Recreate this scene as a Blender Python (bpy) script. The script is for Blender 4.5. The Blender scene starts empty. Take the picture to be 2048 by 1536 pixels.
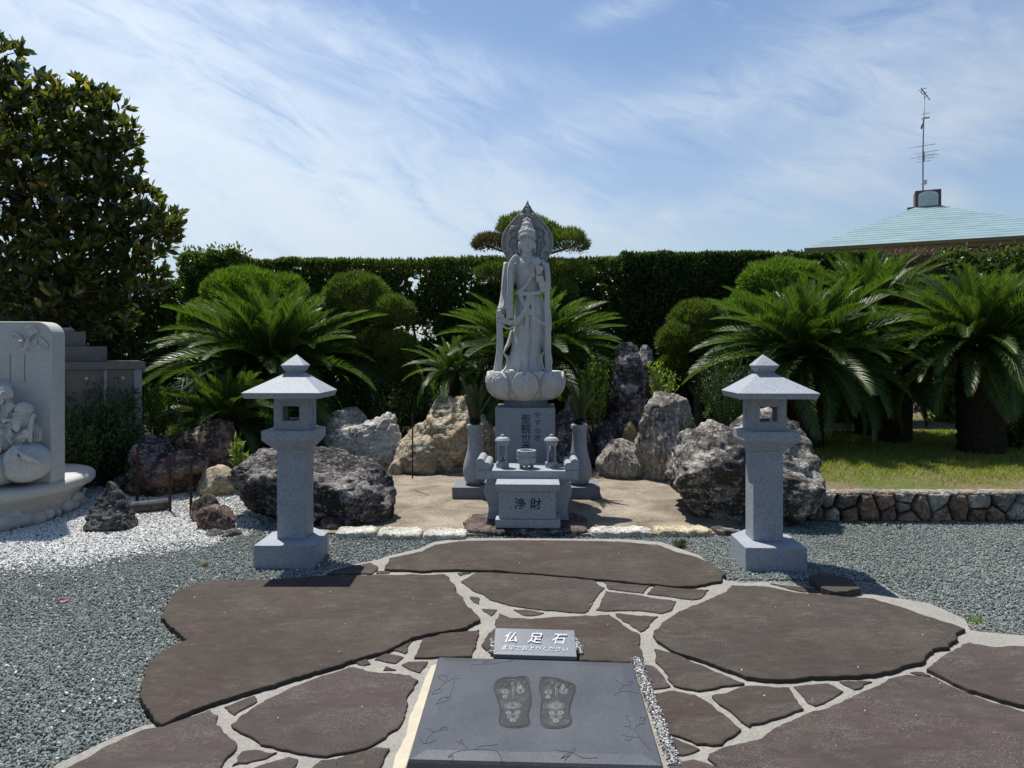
import bpy, bmesh, math, random
import numpy as np
from mathutils import Vector, Matrix, Euler, noise as mn
rng = np.random.default_rng(7); random.seed(7)
R = math.radians
scene = bpy.context.scene
# ------------------------------------------------------------------ camera, sky, sun, exposure
FPX, CX, HY, CH = 1400.0, 1024.0, 705.0, 1.5
YAW = -0.035                      # the monument's own axis against the camera's
cam_d = bpy.data.cameras.new('camera'); cam = bpy.data.objects.new('camera', cam_d)
scene.collection.objects.link(cam); scene.camera = cam
cam.location = (0, 0, CH); cam.rotation_euler = (R(90), 0, 0)
cam_d.sensor_width = 36; cam_d.lens = FPX/2048*36; cam_d.shift_y = -(768-HY)/2048
cam_d.clip_start = 0.05; cam_d.clip_end = 2000
SUN_EL = R(67); SUN_H = (-0.58, 0.81)           # horizontal direction towards the sun
sun_d = bpy.data.lights.new('sun', 'SUN'); sun = bpy.data.objects.new('sun', sun_d)
scene.collection.objects.link(sun)
sun_d.energy = 5.0; sun_d.angle = R(0.53); sun_d.color = (1.0, 0.955, 0.89)
sv = Vector((SUN_H[0]*math.cos(SUN_EL), SUN_H[1]*math.cos(SUN_EL), math.sin(SUN_EL)))
sun.rotation_euler = sv.to_track_quat('Z', 'Y').to_euler()
scene.view_settings.view_transform = 'Standard'; scene.view_settings.look = 'None'
scene.view_settings.gamma = 1; scene.view_settings.use_curve_mapping = False
scene.view_settings.exposure = 0.42
scene.cycles.max_bounces = 6; scene.cycles.diffuse_bounces = 3; scene.cycles.transmission_bounces = 4
scene.cycles.transparent_max_bounces = 6

class NT:
    """tiny node-expression helper"""
    def __init__(s, tree): s.t = tree; s.n = tree.nodes; s.l = tree.links
    def node(s, typ, **kw):
        n = s.n.new(typ)
        for k, v in kw.items(): setattr(n, k, v)
        return n
    def put(s, sock, v):
        if isinstance(v, bpy.types.NodeSocket): s.l.new(v, sock)
        elif isinstance(v, bpy.types.Node): s.l.new(v.outputs[0], sock)
        elif v is not None:
            try: sock.default_value = v
            except Exception: sock.default_value = tuple(v)+(1,)
    def m(s, op, a, b=None, c=None, clamp=False):
        n = s.node('ShaderNodeMath', operation=op, use_clamp=clamp)
        for i, v in enumerate((a, b, c)):
            if v is not None: s.put(n.inputs[i], v)
        return n.outputs[0]
    def vm(s, op, a, b=None):
        n = s.node('ShaderNodeVectorMath', operation=op); s.put(n.inputs[0], a)
        if b is not None: s.put(n.inputs[1], b)
        return n.outputs[0]
    def noise(s, vec, scale, detail=4, rough=0.55, dist=0.0, out=0):
        n = s.node('ShaderNodeTexNoise'); s.put(n.inputs['Vector'], vec)
        n.inputs['Scale'].default_value = scale; n.inputs['Detail'].default_value = detail
        n.inputs['Roughness'].default_value = rough; n.inputs['Distortion'].default_value = dist
        return n.outputs[out]
    def voro(s, vec, scale, feature='F1', out=0, rnd=1.0):
        n = s.node('ShaderNodeTexVoronoi', feature=feature); s.put(n.inputs['Vector'], vec)
        n.inputs['Scale'].default_value = scale; n.inputs['Randomness'].default_value = rnd
        return n.outputs[out]
    def ramp(s, fac, stops, interp='LINEAR'):
        n = s.node('ShaderNodeValToRGB'); cr = n.color_ramp; cr.interpolation = interp
        while len(cr.elements) < len(stops): cr.elements.new(0.5)
        for e, (p, c) in zip(cr.elements, stops):
            e.position = p
            e.color = (c, c, c, 1) if isinstance(c, (int, float)) else tuple(c)+(1,)
        s.put(n.inputs[0], fac); return n.outputs[0]
    def mix(s, fac, a, b, mode='MIX'):
        n = s.node('ShaderNodeMix', data_type='RGBA', blend_type=mode)
        s.put(n.inputs[0], fac); s.put(n.inputs[6], a); s.put(n.inputs[7], b)
        return n.outputs[2]
    def bump(s, h, strength=0.5, dist=0.01, normal=None):
        n = s.node('ShaderNodeBump'); n.inputs['Strength'].default_value = strength
        n.inputs['Distance'].default_value = dist; s.put(n.inputs['Height'], h)
        if normal is not None: s.put(n.inputs['Normal'], normal)
        return n.outputs[0]

def make_world():
    w = bpy.data.worlds.new('World'); scene.world = w; w.use_nodes = True
    t = w.node_tree; t.nodes.clear(); N = NT(t)
    sky = N.node('ShaderNodeTexSky', sky_type='NISHITA'); sky.sun_disc = False
    sky.sun_elevation = SUN_EL; sky.sun_rotation = math.atan2(SUN_H[0], SUN_H[1])
    sky.air_density = 1.25; sky.dust_density = 0.9; sky.ozone_density = 2.2; sky.altitude = 0
    tc = N.node('ShaderNodeTexCoord').outputs['Generated']
    d = N.vm('NORMALIZE', tc); sp = N.node('ShaderNodeSeparateXYZ'); N.put(sp.inputs[0], d)
    az = N.m('ARCTAN2', sp.outputs[0], sp.outputs[1]); el = N.m('ARCSINE', sp.outputs[2])
    def px(x, y):
        a = math.atan((x-CX)/FPX); return a, math.atan((HY-y)/FPX*math.cos(a))
    # sheared, streaky cirrus texture
    cb = N.node('ShaderNodeCombineXYZ'); N.put(cb.inputs[0], N.m('MULTIPLY', az, 1.0))
    N.put(cb.inputs[1], N.m('ADD', N.m('MULTIPLY', el, 2.6), N.m('MULTIPLY', az, 0.85)))
    warp = N.noise(cb.outputs[0], 1.6, 3, 0.5, out=1)
    v = N.vm('ADD', cb.outputs[0], N.vm('SCALE', N.vm('SUBTRACT', warp, (0.5, 0.5, 0.5))))
    v.node.inputs[1].links[0].from_node.inputs['Scale'].default_value = 0.55
    n1 = N.noise(v, 3.2, 7, 0.62, 0.3); n2 = N.noise(v, 11.0, 6, 0.65, 0.6)
    tot = None
    blobs = [(470, 300, -24, .36, .075, 1.15), (690, 440, -8, .36, .085, 1.15), (300, 75, -17, .33, .055, 1.0),
             (350, 430, 0, .2, .12, .8), (1150, 440, -22, .16, .04, .7), (850, 190, -8, .07, .03, .55),
             (1330, 225, 7, .26, .028, .5), (1900, 215, 16, .2, .06, .8), (1480, 390, 15, .06, .02, .5),
             (1250, 15, 12, .06, .015, .5), (1335, 437, 0, .018, .014, .5), (1905, 400, -30, .03, .018, .7), (650, 60, -10, .35, .03, .5),
             (1700, 90, 20, .25, .06, .35)]
    for (x, y, ang, sa, sb, k) in blobs:
        a0, e0 = px(x, y); c, s_ = math.cos(R(ang)), math.sin(R(ang))
        da = N.m('SUBTRACT', az, a0); de = N.m('SUBTRACT', el, e0)
        u = N.m('ADD', N.m('MULTIPLY', da, c/sa), N.m('MULTIPLY', de, s_/sa))
        w_ = N.m('ADD', N.m('MULTIPLY', da, -s_/sb), N.m('MULTIPLY', de, c/sb))
        w_ = N.m('ADD', w_, N.m('MULTIPLY', N.m('SUBTRACT', n1, 0.5), 2.2))
        r2 = N.m('ADD', N.m('MULTIPLY', u, u), N.m('MULTIPLY', w_, w_))
        g = N.m('MULTIPLY', N.m('EXPONENT', N.m('MULTIPLY', r2, -1.0)), k)
        tot = g if tot is None else N.m('ADD', tot, g)
    streak = N.m('MULTIPLY_ADD', N.m('SUBTRACT', n2, 0.5), 1.7, N.m('MULTIPLY_ADD', N.m('SUBTRACT', n1, 0.5), 1.9, 0.60))
    dens = N.m('MULTIPLY', tot, N.m('MAXIMUM', streak, 0.0))
    base = N.m('MULTIPLY', N.m('SUBTRACT', N.m('ADD', N.m('MULTIPLY', n1, .6), N.m('MULTIPLY', n2, .4)), 0.54, clamp=True), 1.2)
    dens = N.m('ADD', dens, base)
    haze = N.m('MULTIPLY', N.m('EXPONENT', N.m('MULTIPLY', N.m('ABSOLUTE', el), -6.0)), 0.40)
    dens = N.m('ADD', dens, haze)
    dens = N.m('SUBTRACT', 1.0, N.m('EXPONENT', N.m('MULTIPLY', dens, -1.6)))
    dens = N.m('MULTIPLY', dens, 0.92, clamp=True)
    skyc = N.mix(1.0, sky.outputs[0], (0.90, 0.99, 1.12, 1), 'MULTIPLY')
    b1 = N.node('ShaderNodeBackground'); N.put(b1.inputs[0], skyc); b1.inputs[1].default_value = 0.078
    b2 = N.node('ShaderNodeBackground'); N.put(b2.inputs[0], (0.80, 0.90, 1.0, 1))
    sd = N.node('ShaderNodeVectorMath', operation='DOT_PRODUCT'); N.put(sd.inputs[0], d); sd.inputs[1].default_value = tuple(sv)
    N.put(b2.inputs[1], N.m('MULTIPLY_ADD', N.m('MAXIMUM', sd.outputs['Value'], -0.15), 0.66, 0.35))   # thin cloud scatters sunlight forwards
    mx = N.node('ShaderNodeMixShader'); N.put(mx.inputs[0], dens)
    N.l.new(b1.outputs[0], mx.inputs[1]); N.l.new(b2.outputs[0], mx.inputs[2])
    o = N.node('ShaderNodeOutputWorld'); N.l.new(mx.outputs[0], o.inputs[0])
make_world()

# ------------------------------------------------------------------ place helpers
def W(px, py, d): return Vector(((px-CX)/FPX*d, d, CH+(HY-py)/FPX*d))
def G(px, py, z=0.0):
    d = (CH-z)*FPX/(py-HY); return Vector(((px-CX)/FPX*d, d, z))
def X(px, d): return (px-CX)/FPX*d
def Z(py, d): return CH+(HY-py)/FPX*d

# ------------------------------------------------------------------ materials
def newmat(name):
    m = bpy.data.materials.new(name); m.use_nodes = True; t = m.node_tree; t.nodes.clear()
    N = NT(t); out = N.node('ShaderNodeOutputMaterial')
    b = N.node('ShaderNodeBsdfPrincipled'); N.l.new(b.outputs[0], out.inputs[0])
    N.b = b; N.out = out; N.co = N.node('ShaderNodeTexCoord').outputs['Object']
    return m, N
def setb(N, col=None, rough=None, spec=None, normal=None, metal=None):
    if col is not None: N.put(N.b.inputs['Base Color'], col)
    if rough is not None: N.put(N.b.inputs['Roughness'], rough)
    if spec is not None: N.put(N.b.inputs['Specular IOR Level'], spec)
    if normal is not None: N.put(N.b.inputs['Normal'], normal)
    if metal is not None: N.put(N.b.inputs['Metallic'], metal)
def flat(name, col, rough=0.6, spec=0.4, metal=0.0, var=0.12, scale=8, bump=0.0):
    m, N = newmat(name)
    n = N.noise(N.co, scale, 5)
    c = N.mix(n, tuple(x*(1-var*2) for x in col)+(1,), tuple(min(1, x*(1+var*2)) for x in col)+(1,))
    setb(N, c, rough, spec, metal=metal)
    if bump: setb(N, normal=N.bump(N.noise(N.co, scale*6, 5), bump, 0.004))
    return m
def granite(name, col, grain=330, contrast=0.5, stain=(0.42, 0.38, 0.27), stain_amt=0.12, rough=0.62, streak=0.1):
    m, N = newmat(name)
    g1 = N.voro(N.co, grain, out=1); sep = N.node('ShaderNodeSeparateColor'); N.put(sep.inputs[0], g1)
    g2 = N.noise(N.co, grain*0.45, 3, 0.7)
    sp = N.ramp(sep.outputs[0], [(0.0, 1-contrast*1.25), (0.16, 1-contrast), (0.24, 1.0), (0.8, 1.06), (0.92, 1+contrast*0.45)])
    big = N.noise(N.co, 2.2, 5); mid = N.noise(N.co, 13, 5)
    c = N.mix(1.0, col+(1,), sp, 'MULTIPLY')
    c = N.mix(1.0, c, N.ramp(g2, [(0.3, 0.82), (0.7, 1.16)]), 'MULTIPLY')
    c = N.mix(1.0, c, N.ramp(mid, [(0.3, 0.95), (0.7, 1.05)]), 'MULTIPLY')
    mp = N.node('ShaderNodeMapping'); N.put(mp.inputs[0], N.co); mp.inputs['Scale'].default_value = (9, 9, 1.0)
    st = N.noise(mp.outputs[0], 2.0, 5, 0.6)
    f = N.m('MULTIPLY', N.ramp(st, [(0.5, 0.0), (0.75, 1.0)]), stain_amt*2.2)
    c = N.mix(f, c, stain+(1,))
    c = N.mix(N.m('MULTIPLY', N.ramp(big, [(0.5, 0.), (0.7, 1.)]), streak), c, tuple(x*0.55 for x in col)+(1,))
    setb(N, c, rough, 0.35, N.bump(N.m('ADD', sep.outputs[0], g2), 0.12, 0.0012))
    return m
def rockmat(name, light, dark, dark_amt=0.5, white=0.2, strata=(1, 1, 5), tint=None, scale=1.0, moss=0.0, bumps=1.0):
    m, N = newmat(name)
    mp = N.node('ShaderNodeMapping'); N.put(mp.inputs[0], N.co); mp.inputs['Scale'].default_value = strata
    mp.inputs['Rotation'].default_value = (0.35, 0.5, 0.2)
    s = scale
    a = N.noise(N.co, 2.3*s, 8, 0.66, 0.6); b = N.noise(mp.outputs[0], 4.5*s, 8, 0.68, 0.9); c_ = N.noise(N.co, 26*s, 6, 0.72)
    v1 = N.voro(N.vm('ADD', N.co, N.vm('SCALE', N.noise(N.co, 3, 4, out=1))), 3.1*s, 'DISTANCE_TO_EDGE')
    crack = N.ramp(v1, [(0.0, 0.0), (0.035, 1.0)])
    col = N.mix(N.ramp(b, [(0.36, 0.0), (0.62, 1.0)]), tuple(x*0.55 for x in light)+(1,), light+(1,))
    if tint: col = N.mix(N.m('MULTIPLY', N.ramp(a, [(0.45, 0.0), (0.6, 1.0)]), 0.7), col, tint+(1,))
    lo = 0.5+(dark_amt-0.5)*0.36
    dk = N.ramp(N.m('ADD', N.m('MULTIPLY', a, 0.6), N.m('MULTIPLY', N.m('ADD', b, c_), 0.2)), [(lo-0.05, 1.0), (lo+0.04, 0.0)])
    col = N.mix(N.m('MULTIPLY', N.m('SUBTRACT', 1.0, dk), 1.0 if dark_amt > 0.5 else 1.0), dark+(1,), col) if dark_amt > 0 else col
    wh = N.m('MULTIPLY', N.ramp(N.m('ADD', N.m('MULTIPLY', c_, .55), N.m('MULTIPLY', b, .45)), [(0.54, 0.0), (0.6, 1.0)]), white)
    col = N.mix(wh, col, (0.62, 0.61, 0.57, 1))
    if moss:
        mo = N.m('MULTIPLY', N.ramp(N.noise(N.co, 5, 5), [(0.52, 0.), (0.62, 1.)]), moss); col = N.mix(mo, col, (0.13, 0.14, 0.04, 1))
    col = N.mix(1.0, col, N.ramp(crack, [(0.0, 0.45), (1.0, 1.0)]), 'MULTIPLY')
    col = N.mix(1.0, col, N.ramp(c_, [(0.3, 0.7), (0.7, 1.25)]), 'MULTIPLY')
    h = N.m('ADD', N.m('MULTIPLY', b, 1.0), N.m('MULTIPLY', c_, 0.35)); h = N.m('ADD', h, N.m('MULTIPLY', crack, 0.12))
    setb(N, col, N.ramp(a, [(0.3, 0.6), (0.7, 0.9)]), 0.3, N.bump(h, 0.85*bumps, 0.05))
    return m
def leafmat(name, c1, c2, c3=None, transl=0.35, rough=0.4, spec=0.4, rare=None):
    m = bpy.data.materials.new(name); m.use_nodes = True; t = m.node_tree; t.nodes.clear(); N = NT(t)
    out = N.node('ShaderNodeOutputMaterial'); b = N.node('ShaderNodeBsdfPrincipled'); tr = N.node('ShaderNodeBsdfTranslucent')
    g = N.node('ShaderNodeNewGeometry'); rnd = g.outputs['Random Per Island']
    co = N.node('ShaderNodeTexCoord').outputs['Object']
    big = N.noise(co, 1.7, 3)
    f = N.m('ADD', N.m('MULTIPLY', rnd, 0.6), N.m('MULTIPLY', big, 0.4))
    stops = [(0.2, c1), (0.75, c2)]
    if c3: stops = [(0.15, c1), (0.55, c2), (0.85, c3)]
    col = N.ramp(f, stops)
    if rare:
        r2 = N.m('FRACT', N.m('MULTIPLY', rnd, 37.7)); col = N.mix(N.ramp(r2, [(1-rare[0], 0.0), (1-rare[0]+0.01, 1.0)]), col, rare[1]+(1,))
    N.put(b.inputs['Base Color'], col); b.inputs['Roughness'].default_value = rough; b.inputs['Specular IOR Level'].default_value = spec
    N.put(tr.inputs[0], N.mix(1.0, col, (1.5, 1.55, 0.6, 1), 'MULTIPLY'))
    mx = N.node('ShaderNodeMixShader'); mx.inputs[0].default_value = transl
    N.l.new(b.outputs[0], mx.inputs[1]); N.l.new(tr.outputs[0], mx.inputs[2]); N.l.new(mx.outputs[0], out.inputs[0])
    return m
M = {}
M['granite'] = granite('grey granite', (0.285, 0.305, 0.325), stain_amt=0.03)
M['granite_lantern'] = granite('speckled grey granite', (0.27, 0.295, 0.33), grain=330, contrast=0.5, stain_amt=0.10)
M['granite_dark'] = granite('pedestal granite', (0.22, 0.235, 0.265), stain_amt=0.02, streak=0.25, contrast=0.35)
M['granite_plinth'] = granite('dark plinth granite', (0.15, 0.16, 0.18), stain_amt=0.05, streak=0.3, contrast=0.3)
M['statue'] = granite('carved pale granite', (0.45, 0.45, 0.43), grain=260, contrast=0.25, stain=(0.25, 0.2, 0.1), stain_amt=0.13, rough=0.75, streak=0.25)
M['plaque'] = granite('white carved granite', (0.42, 0.42, 0.40), grain=260, contrast=0.22, stain=(0.45, 0.4, 0.3), stain_amt=0.12, rough=0.8)
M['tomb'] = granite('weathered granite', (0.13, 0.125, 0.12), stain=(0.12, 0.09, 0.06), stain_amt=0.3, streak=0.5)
def polished():
    m, N = newmat('polished black granite')
    s = N.voro(N.co, 480, out=1); sep = N.node('ShaderNodeSeparateColor'); N.put(sep.inputs[0], s)
    c = N.mix(N.ramp(sep.outputs[0], [(0.6, 0.), (0.95, 1.)]), (0.034, 0.038, 0.045, 1), (0.085, 0.09, 0.10, 1))
    dust = N.noise(N.co, 3.0, 6, 0.6); c = N.mix(N.m('MULTIPLY', dust, 0.30), c, (0.12, 0.125, 0.13, 1))
    setb(N, c, N.ramp(dust, [(0.3, 0.32), (0.7, 0.48)]), 0.5, N.bump(N.noise(N.co, 60, 4), 0.04, 0.002)); return m
M['polished'] = polished()
M['black_side'] = flat('black granite side', (0.012, 0.013, 0.016), 0.5)
M['rust'] = flat('rusty iron', (0.07, 0.035, 0.022), 0.8, 0.3, 0.3, 0.35, 30, 0.5)
M['ink'] = flat('black lettering paint', (0.02, 0.025, 0.045), 0.5, var=0.1)
M['silver'] = flat('silver lettering', (0.42, 0.45, 0.48), 0.45, var=0.45, scale=120)
M['groove'] = flat('engraved groove', (0.03, 0.032, 0.037), 0.8)
M['sole'] = granite('rough carved sole', (0.040, 0.042, 0.044), grain=500, contrast=0.6, stain=(0.13, 0.125, 0.12), stain_amt=0.25, rough=0.9)
M['groove_pale'] = flat('engraved pale groove', (0.2, 0.205, 0.21), 0.9)
M['bark'] = flat('grey brown bark', (0.10, 0.085, 0.07), 0.9, 0.2, var=0.4, scale=14, bump=0.9)
M['cycad_trunk'] = flat('cycad trunk scales', (0.034, 0.026, 0.02), 0.95, 0.1, var=0.5, scale=25, bump=1.0)
M['log'] = flat('weathered log', (0.085, 0.08, 0.078), 0.9, 0.2, var=0.5, scale=22, bump=1.0)
M['fascia'] = flat('ochre eave fascia', (0.15, 0.105, 0.04), 0.6, var=0.08)
M['brick'] = flat('red brown wall', (0.17, 0.06, 0.045), 0.8, var=0.15, scale=4)
M['chimney'] = flat('terracotta cupola', (0.12, 0.06, 0.05), 0.7)
M['louvre'] = flat('pale louvre metal', (0.5, 0.55, 0.58), 0.5)
M['aerial'] = flat('aerial metal', (0.16, 0.17, 0.18), 0.5, 0.5, 0.4)
M['aerial_box'] = flat('pale plastic box', (0.55, 0.6, 0.55), 0.6)
M['ash'] = flat('incense ash', (0.30, 0.29, 0.27), 0.95, var=0.2, scale=60)
M['soil'] = flat('dark garden soil', (0.050, 0.038, 0.026), 0.95, 0.1, var=0.5, scale=9, bump=1.0)
M['fol_cycad'] = leafmat('cycad leaflets', (0.030, 0.060, 0.017), (0.052, 0.098, 0.020), (0.090, 0.140, 0.026), 0.36, 0.42, 0.4)
M['fol_vase'] = leafmat('dark cut leaves', (0.012, 0.022, 0.010), (0.020, 0.036, 0.014), (0.03, 0.05, 0.02), 0.12, 0.4, 0.4)
M['rachis'] = flat('yellow green midrib', (0.20, 0.22, 0.05), 0.5, var=0.2)
M['fol_pine'] = leafmat('clipped pine needles', (0.055, 0.105, 0.014), (0.11, 0.20, 0.022), (0.20, 0.30, 0.04), 0.30, 0.55)
M['fol_pine_dull'] = leafmat('dull pine needles', (0.05, 0.082, 0.018), (0.10, 0.15, 0.025), (0.17, 0.20, 0.04), 0.25, 0.55)
M['fol_pine_brown'] = leafmat('browned pine needles', (0.07, 0.055, 0.035), (0.11, 0.09, 0.05), (0.10, 0.12, 0.05), 0.2, 0.6)
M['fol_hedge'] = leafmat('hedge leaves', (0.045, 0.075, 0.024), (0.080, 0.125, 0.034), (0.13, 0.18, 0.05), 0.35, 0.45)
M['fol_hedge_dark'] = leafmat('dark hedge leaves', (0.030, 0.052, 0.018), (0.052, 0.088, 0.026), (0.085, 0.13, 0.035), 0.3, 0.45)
M['fol_dry'] = leafmat('dry twigs', (0.10, 0.07, 0.055), (0.17, 0.12, 0.095), (0.21, 0.17, 0.14), 0.1, 0.8)
M['fol_magnolia'] = leafmat('large glossy leaves', (0.026, 0.045, 0.014), (0.060, 0.080, 0.018), (0.15, 0.155, 0.028), 0.36, 0.30, 0.6, rare=(0.07, (0.28, 0.22, 0.05)))
M['fol_bush'] = leafmat('shrub leaves', (0.02, 0.04, 0.012), (0.04, 0.075, 0.018), (0.07, 0.12, 0.025), 0.3, 0.4)
M['fol_bright'] = leafmat('yellow green leaves', (0.10, 0.16, 0.02), (0.17, 0.25, 0.03), (0.25, 0.32, 0.05), 0.4, 0.45)
M['grass'] = leafmat('lawn grass', (0.14, 0.165, 0.03), (0.22, 0.25, 0.045), (0.34, 0.35, 0.10), 0.4, 0.5)
M['rock_tan'] = rockmat('tan quartz rock', (0.46, 0.40, 0.28), (0.12, 0.09, 0.06), 0.36, 0.45, (1, 1, 3.2), tint=(0.36, 0.26, 0.14))
M['rock_white'] = rockmat('white layered rock', (0.54, 0.52, 0.46), (0.13, 0.11, 0.09), 0.36, 0.4, (1.4, 1.0, 4.5))
M['rock_black'] = rockmat('black lichen rock', (0.30, 0.27, 0.255), (0.022, 0.020, 0.022), 0.58, 0.5, (1, 1, 2.5), scale=1.6, bumps=1.3)
M['rock_grey'] = rockmat('grey lichen rock', (0.40, 0.37, 0.32), (0.045, 0.038, 0.036), 0.55, 0.5, (1, 1.3, 2.6), scale=1.4, moss=0.1)
M['rock_striped'] = rockmat('fluted pale rock', (0.42, 0.39, 0.33), (0.10, 0.075, 0.065), 0.42, 0.4, (6, 5, 0.7))
M['rock_tall'] = rockmat('dark standing rock', (0.32, 0.31, 0.30), (0.045, 0.035, 0.038), 0.6, 0.45, (1, 1, 1.6), scale=1.8)
M['rock_brown'] = rockmat('red brown rock', (0.30, 0.22, 0.16), (0.06, 0.038, 0.032), 0.58, 0.28, (1, 1, 2.2), tint=(0.26, 0.15, 0.1))
M['rock_slate'] = rockmat('dark schist', (0.17, 0.175, 0.16), (0.03, 0.03, 0.03), 0.5, 0.16, (1, 1, 6), scale=2.2)
M['rock_yellow'] = rockmat('yellow pebble', (0.42, 0.31, 0.15), (0.15, 0.09, 0.04), 0.3, 0.2, (1, 1, 2))
M['rock_plum'] = rockmat('brown step stone', (0.17, 0.12, 0.10), (0.04, 0.03, 0.028), 0.45, 0.08, (1, 1, 3), scale=2.0)
def flagmat(name, base, tint, flecks):
    m, N = newmat(name)
    mp = N.node('ShaderNodeMapping'); N.put(mp.inputs[0], N.co); mp.inputs['Scale'].default_value = (1, 2.6, 1); mp.inputs['Rotation'].default_value = (0, 0, 0.4)
    a = N.noise(N.co, 1.6, 6, 0.6); b = N.noise(mp.outputs[0], 7, 8, 0.65); f = N.noise(mp.outputs[0], 95, 4, 0.7); big = N.noise(N.co, 4, 4)
    c = N.mix(N.ramp(a, [(0.35, 0.), (0.65, 1.)]), base+(1,), tint+(1,))
    c = N.mix(1.0, c, N.ramp(b, [(0.3, 0.8), (0.7, 1.2)]), 'MULTIPLY')
    ff = N.m('MULTIPLY', N.ramp(f, [(0.57, 0.), (0.63, 1.)]), N.m('MULTIPLY', N.ramp(big, [(0.42, 0.05), (0.62, 1.)]), flecks))
    c = N.mix(ff, c, (0.28, 0.24, 0.23, 1))
    mud = N.m('MULTIPLY', N.ramp(N.noise(N.co, 2.7, 5, 0.7), [(0.5, 0.), (0.75, 1.)]), 0.3); c = N.mix(mud, c, (0.13, 0.115, 0.09, 1))
    st = N.m('MULTIPLY', N.noise(mp.outputs[0], 2.0, 4, 0.55, 0.4), 6.0); fl = N.m('FLOOR', st); fr_ = N.m('SUBTRACT', st, fl)
    scuff = N.m('MULTIPLY', N.ramp(N.noise(mp.outputs[0], 14, 7, 0.75, 0.5), [(0.55, 0.), (0.66, 1.)]), N.ramp(big, [(0.4, 0.15), (0.6, 0.7)])); c = N.mix(scuff, c, (0.115, 0.10, 0.09, 1))
    cleft = N.m('ADD', fl, N.ramp(fr_, [(0.86, 0.0), (1.0, 1.0)]))        # thin cleft layers of the split face
    c = N.mix(N.m('MULTIPLY', N.ramp(fr_, [(0.80, 0.), (0.93, 1.), (1.0, 0.2)]), N.m('MULTIPLY', big, 0.22)), c, (0.13, 0.11, 0.10, 1))
    grit = N.ramp(N.noise(N.co, 260, 3, 0.7), [(0.66, 0.), (0.72, 1.)]); c = N.mix(N.m('MULTIPLY', grit, 0.35), c, (0.26, 0.24, 0.21, 1))
    c = N.mix(N.m('MULTIPLY', N.ramp(N.noise(N.co, 0.9, 5, 0.7), [(0.45, 0.), (0.7, 1.)]), 0.55), c, tuple(x*0.55 for x in base)+(1,))
    h = N.m('ADD', N.m('MULTIPLY', b, .8), N.m('MULTIPLY', N.noise(N.co, 40, 6, 0.7), .3)); h = N.m('ADD', h, N.m('MULTIPLY', cleft, .22))
    setb(N, c, 0.8, 0.18, N.bump(h, 0.45, 0.012)); return m
M['flag'] = flagmat('brown flagstone', (0.042, 0.031, 0.026), (0.052, 0.041, 0.031), 0.35)
M['flag2'] = flagmat('plum flagstone', (0.054, 0.041, 0.038), (0.048, 0.040, 0.035), 0.8)
M['flag3'] = flagmat('grey brown flagstone', (0.042, 0.036, 0.031), (0.052, 0.042, 0.034), 0.5)
def mortarmat():
    m, N = newmat('pale mortar'); a = N.noise(N.co, 6, 7, 0.65); b = N.noise(N.co, 70, 5, 0.7)
    c = N.mix(a, (0.19, 0.18, 0.16, 1), (0.33, 0.315, 0.28, 1)); c = N.mix(1.0, c, N.ramp(b, [(0.3, 0.72), (0.7, 1.2)]), 'MULTIPLY')
    setb(N, c, 0.9, 0.2, N.bump(N.m('ADD', b, a), 0.7, 0.008)); return m
M['mortar'] = mortarmat()
def concretemat():
    m, N = newmat('washed concrete'); a = N.noise(N.co, 2.2, 7, 0.65, 0.5); b = N.voro(N.co, 150, out=1)
    sep = N.node('ShaderNodeSeparateColor'); N.put(sep.inputs[0], b); c2 = N.noise(N.co, 60, 4)
    c = N.mix(N.ramp(a, [(0.32, 0.), (0.66, 1.)]), (0.12, 0.095, 0.07, 1), (0.30, 0.26, 0.195, 1))
    c = N.mix(1.0, c, N.ramp(sep.outputs[0], [(0.0, 0.6), (1.0, 1.35)]), 'MULTIPLY')
    setb(N, c, 0.9, 0.2, N.bump(N.m('ADD', sep.outputs[0], c2), 0.5, 0.004)); return m
M['concrete'] = concretemat()
def gravelground():
    m, N = newmat('gravel bed'); s = N.voro(N.co, 62, out=1); d = N.voro(N.co, 62); sep = N.node('ShaderNodeSeparateColor'); N.put(sep.inputs[0], s)
    c = N.ramp(sep.outputs[0], [(0.0, (0.12, 0.135, 0.125)), (0.45, (0.19, 0.21, 0.195)), (0.8, (0.25, 0.27, 0.25)), (1.0, (0.40, 0.40, 0.37))])
    big = N.noise(N.co, 1.3, 4); c = N.mix(N.m('MULTIPLY', N.ramp(big, [(0.45, 0.), (0.7, 1.)]), 0.4), c, (0.16, 0.145, 0.10, 1))
    c = N.mix(1.0, c, N.ramp(d, [(0.0, 1.15), (0.6, 0.6)]), 'MULTIPLY')
    setb(N, c, 0.9, 0.2, N.bump(N.m('MULTIPLY', d, -1.0), 1.0, 0.012)); return m
M['gravel_bed'] = gravelground()
def pebblemat(name, stops):
    m, N = newmat(name); oi = N.node('ShaderNodeObjectInfo'); c = N.ramp(oi.outputs['Random'], stops, 'LINEAR')
    n = N.noise(N.co, 3.0, 3); c = N.mix(1.0, c, N.ramp(n, [(0.3, 0.8), (0.7, 1.2)]), 'MULTIPLY'); setb(N, c, 0.9, 0.12); return m
M['pebble'] = pebblemat('crushed grey green stone', [(0.0, (0.13, 0.147, 0.14)), (0.4, (0.18, 0.205, 0.192)), (0.8, (0.23, 0.255, 0.235)), (0.96, (0.29, 0.30, 0.27)), (1.0, (0.42, 0.41, 0.37))])
M['pebble_w'] = pebblemat('white marble chips', [(0.0, (0.42, 0.41, 0.38)), (0.5, (0.68, 0.67, 0.63)), (1.0, (0.82, 0.81, 0.78))])
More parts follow.
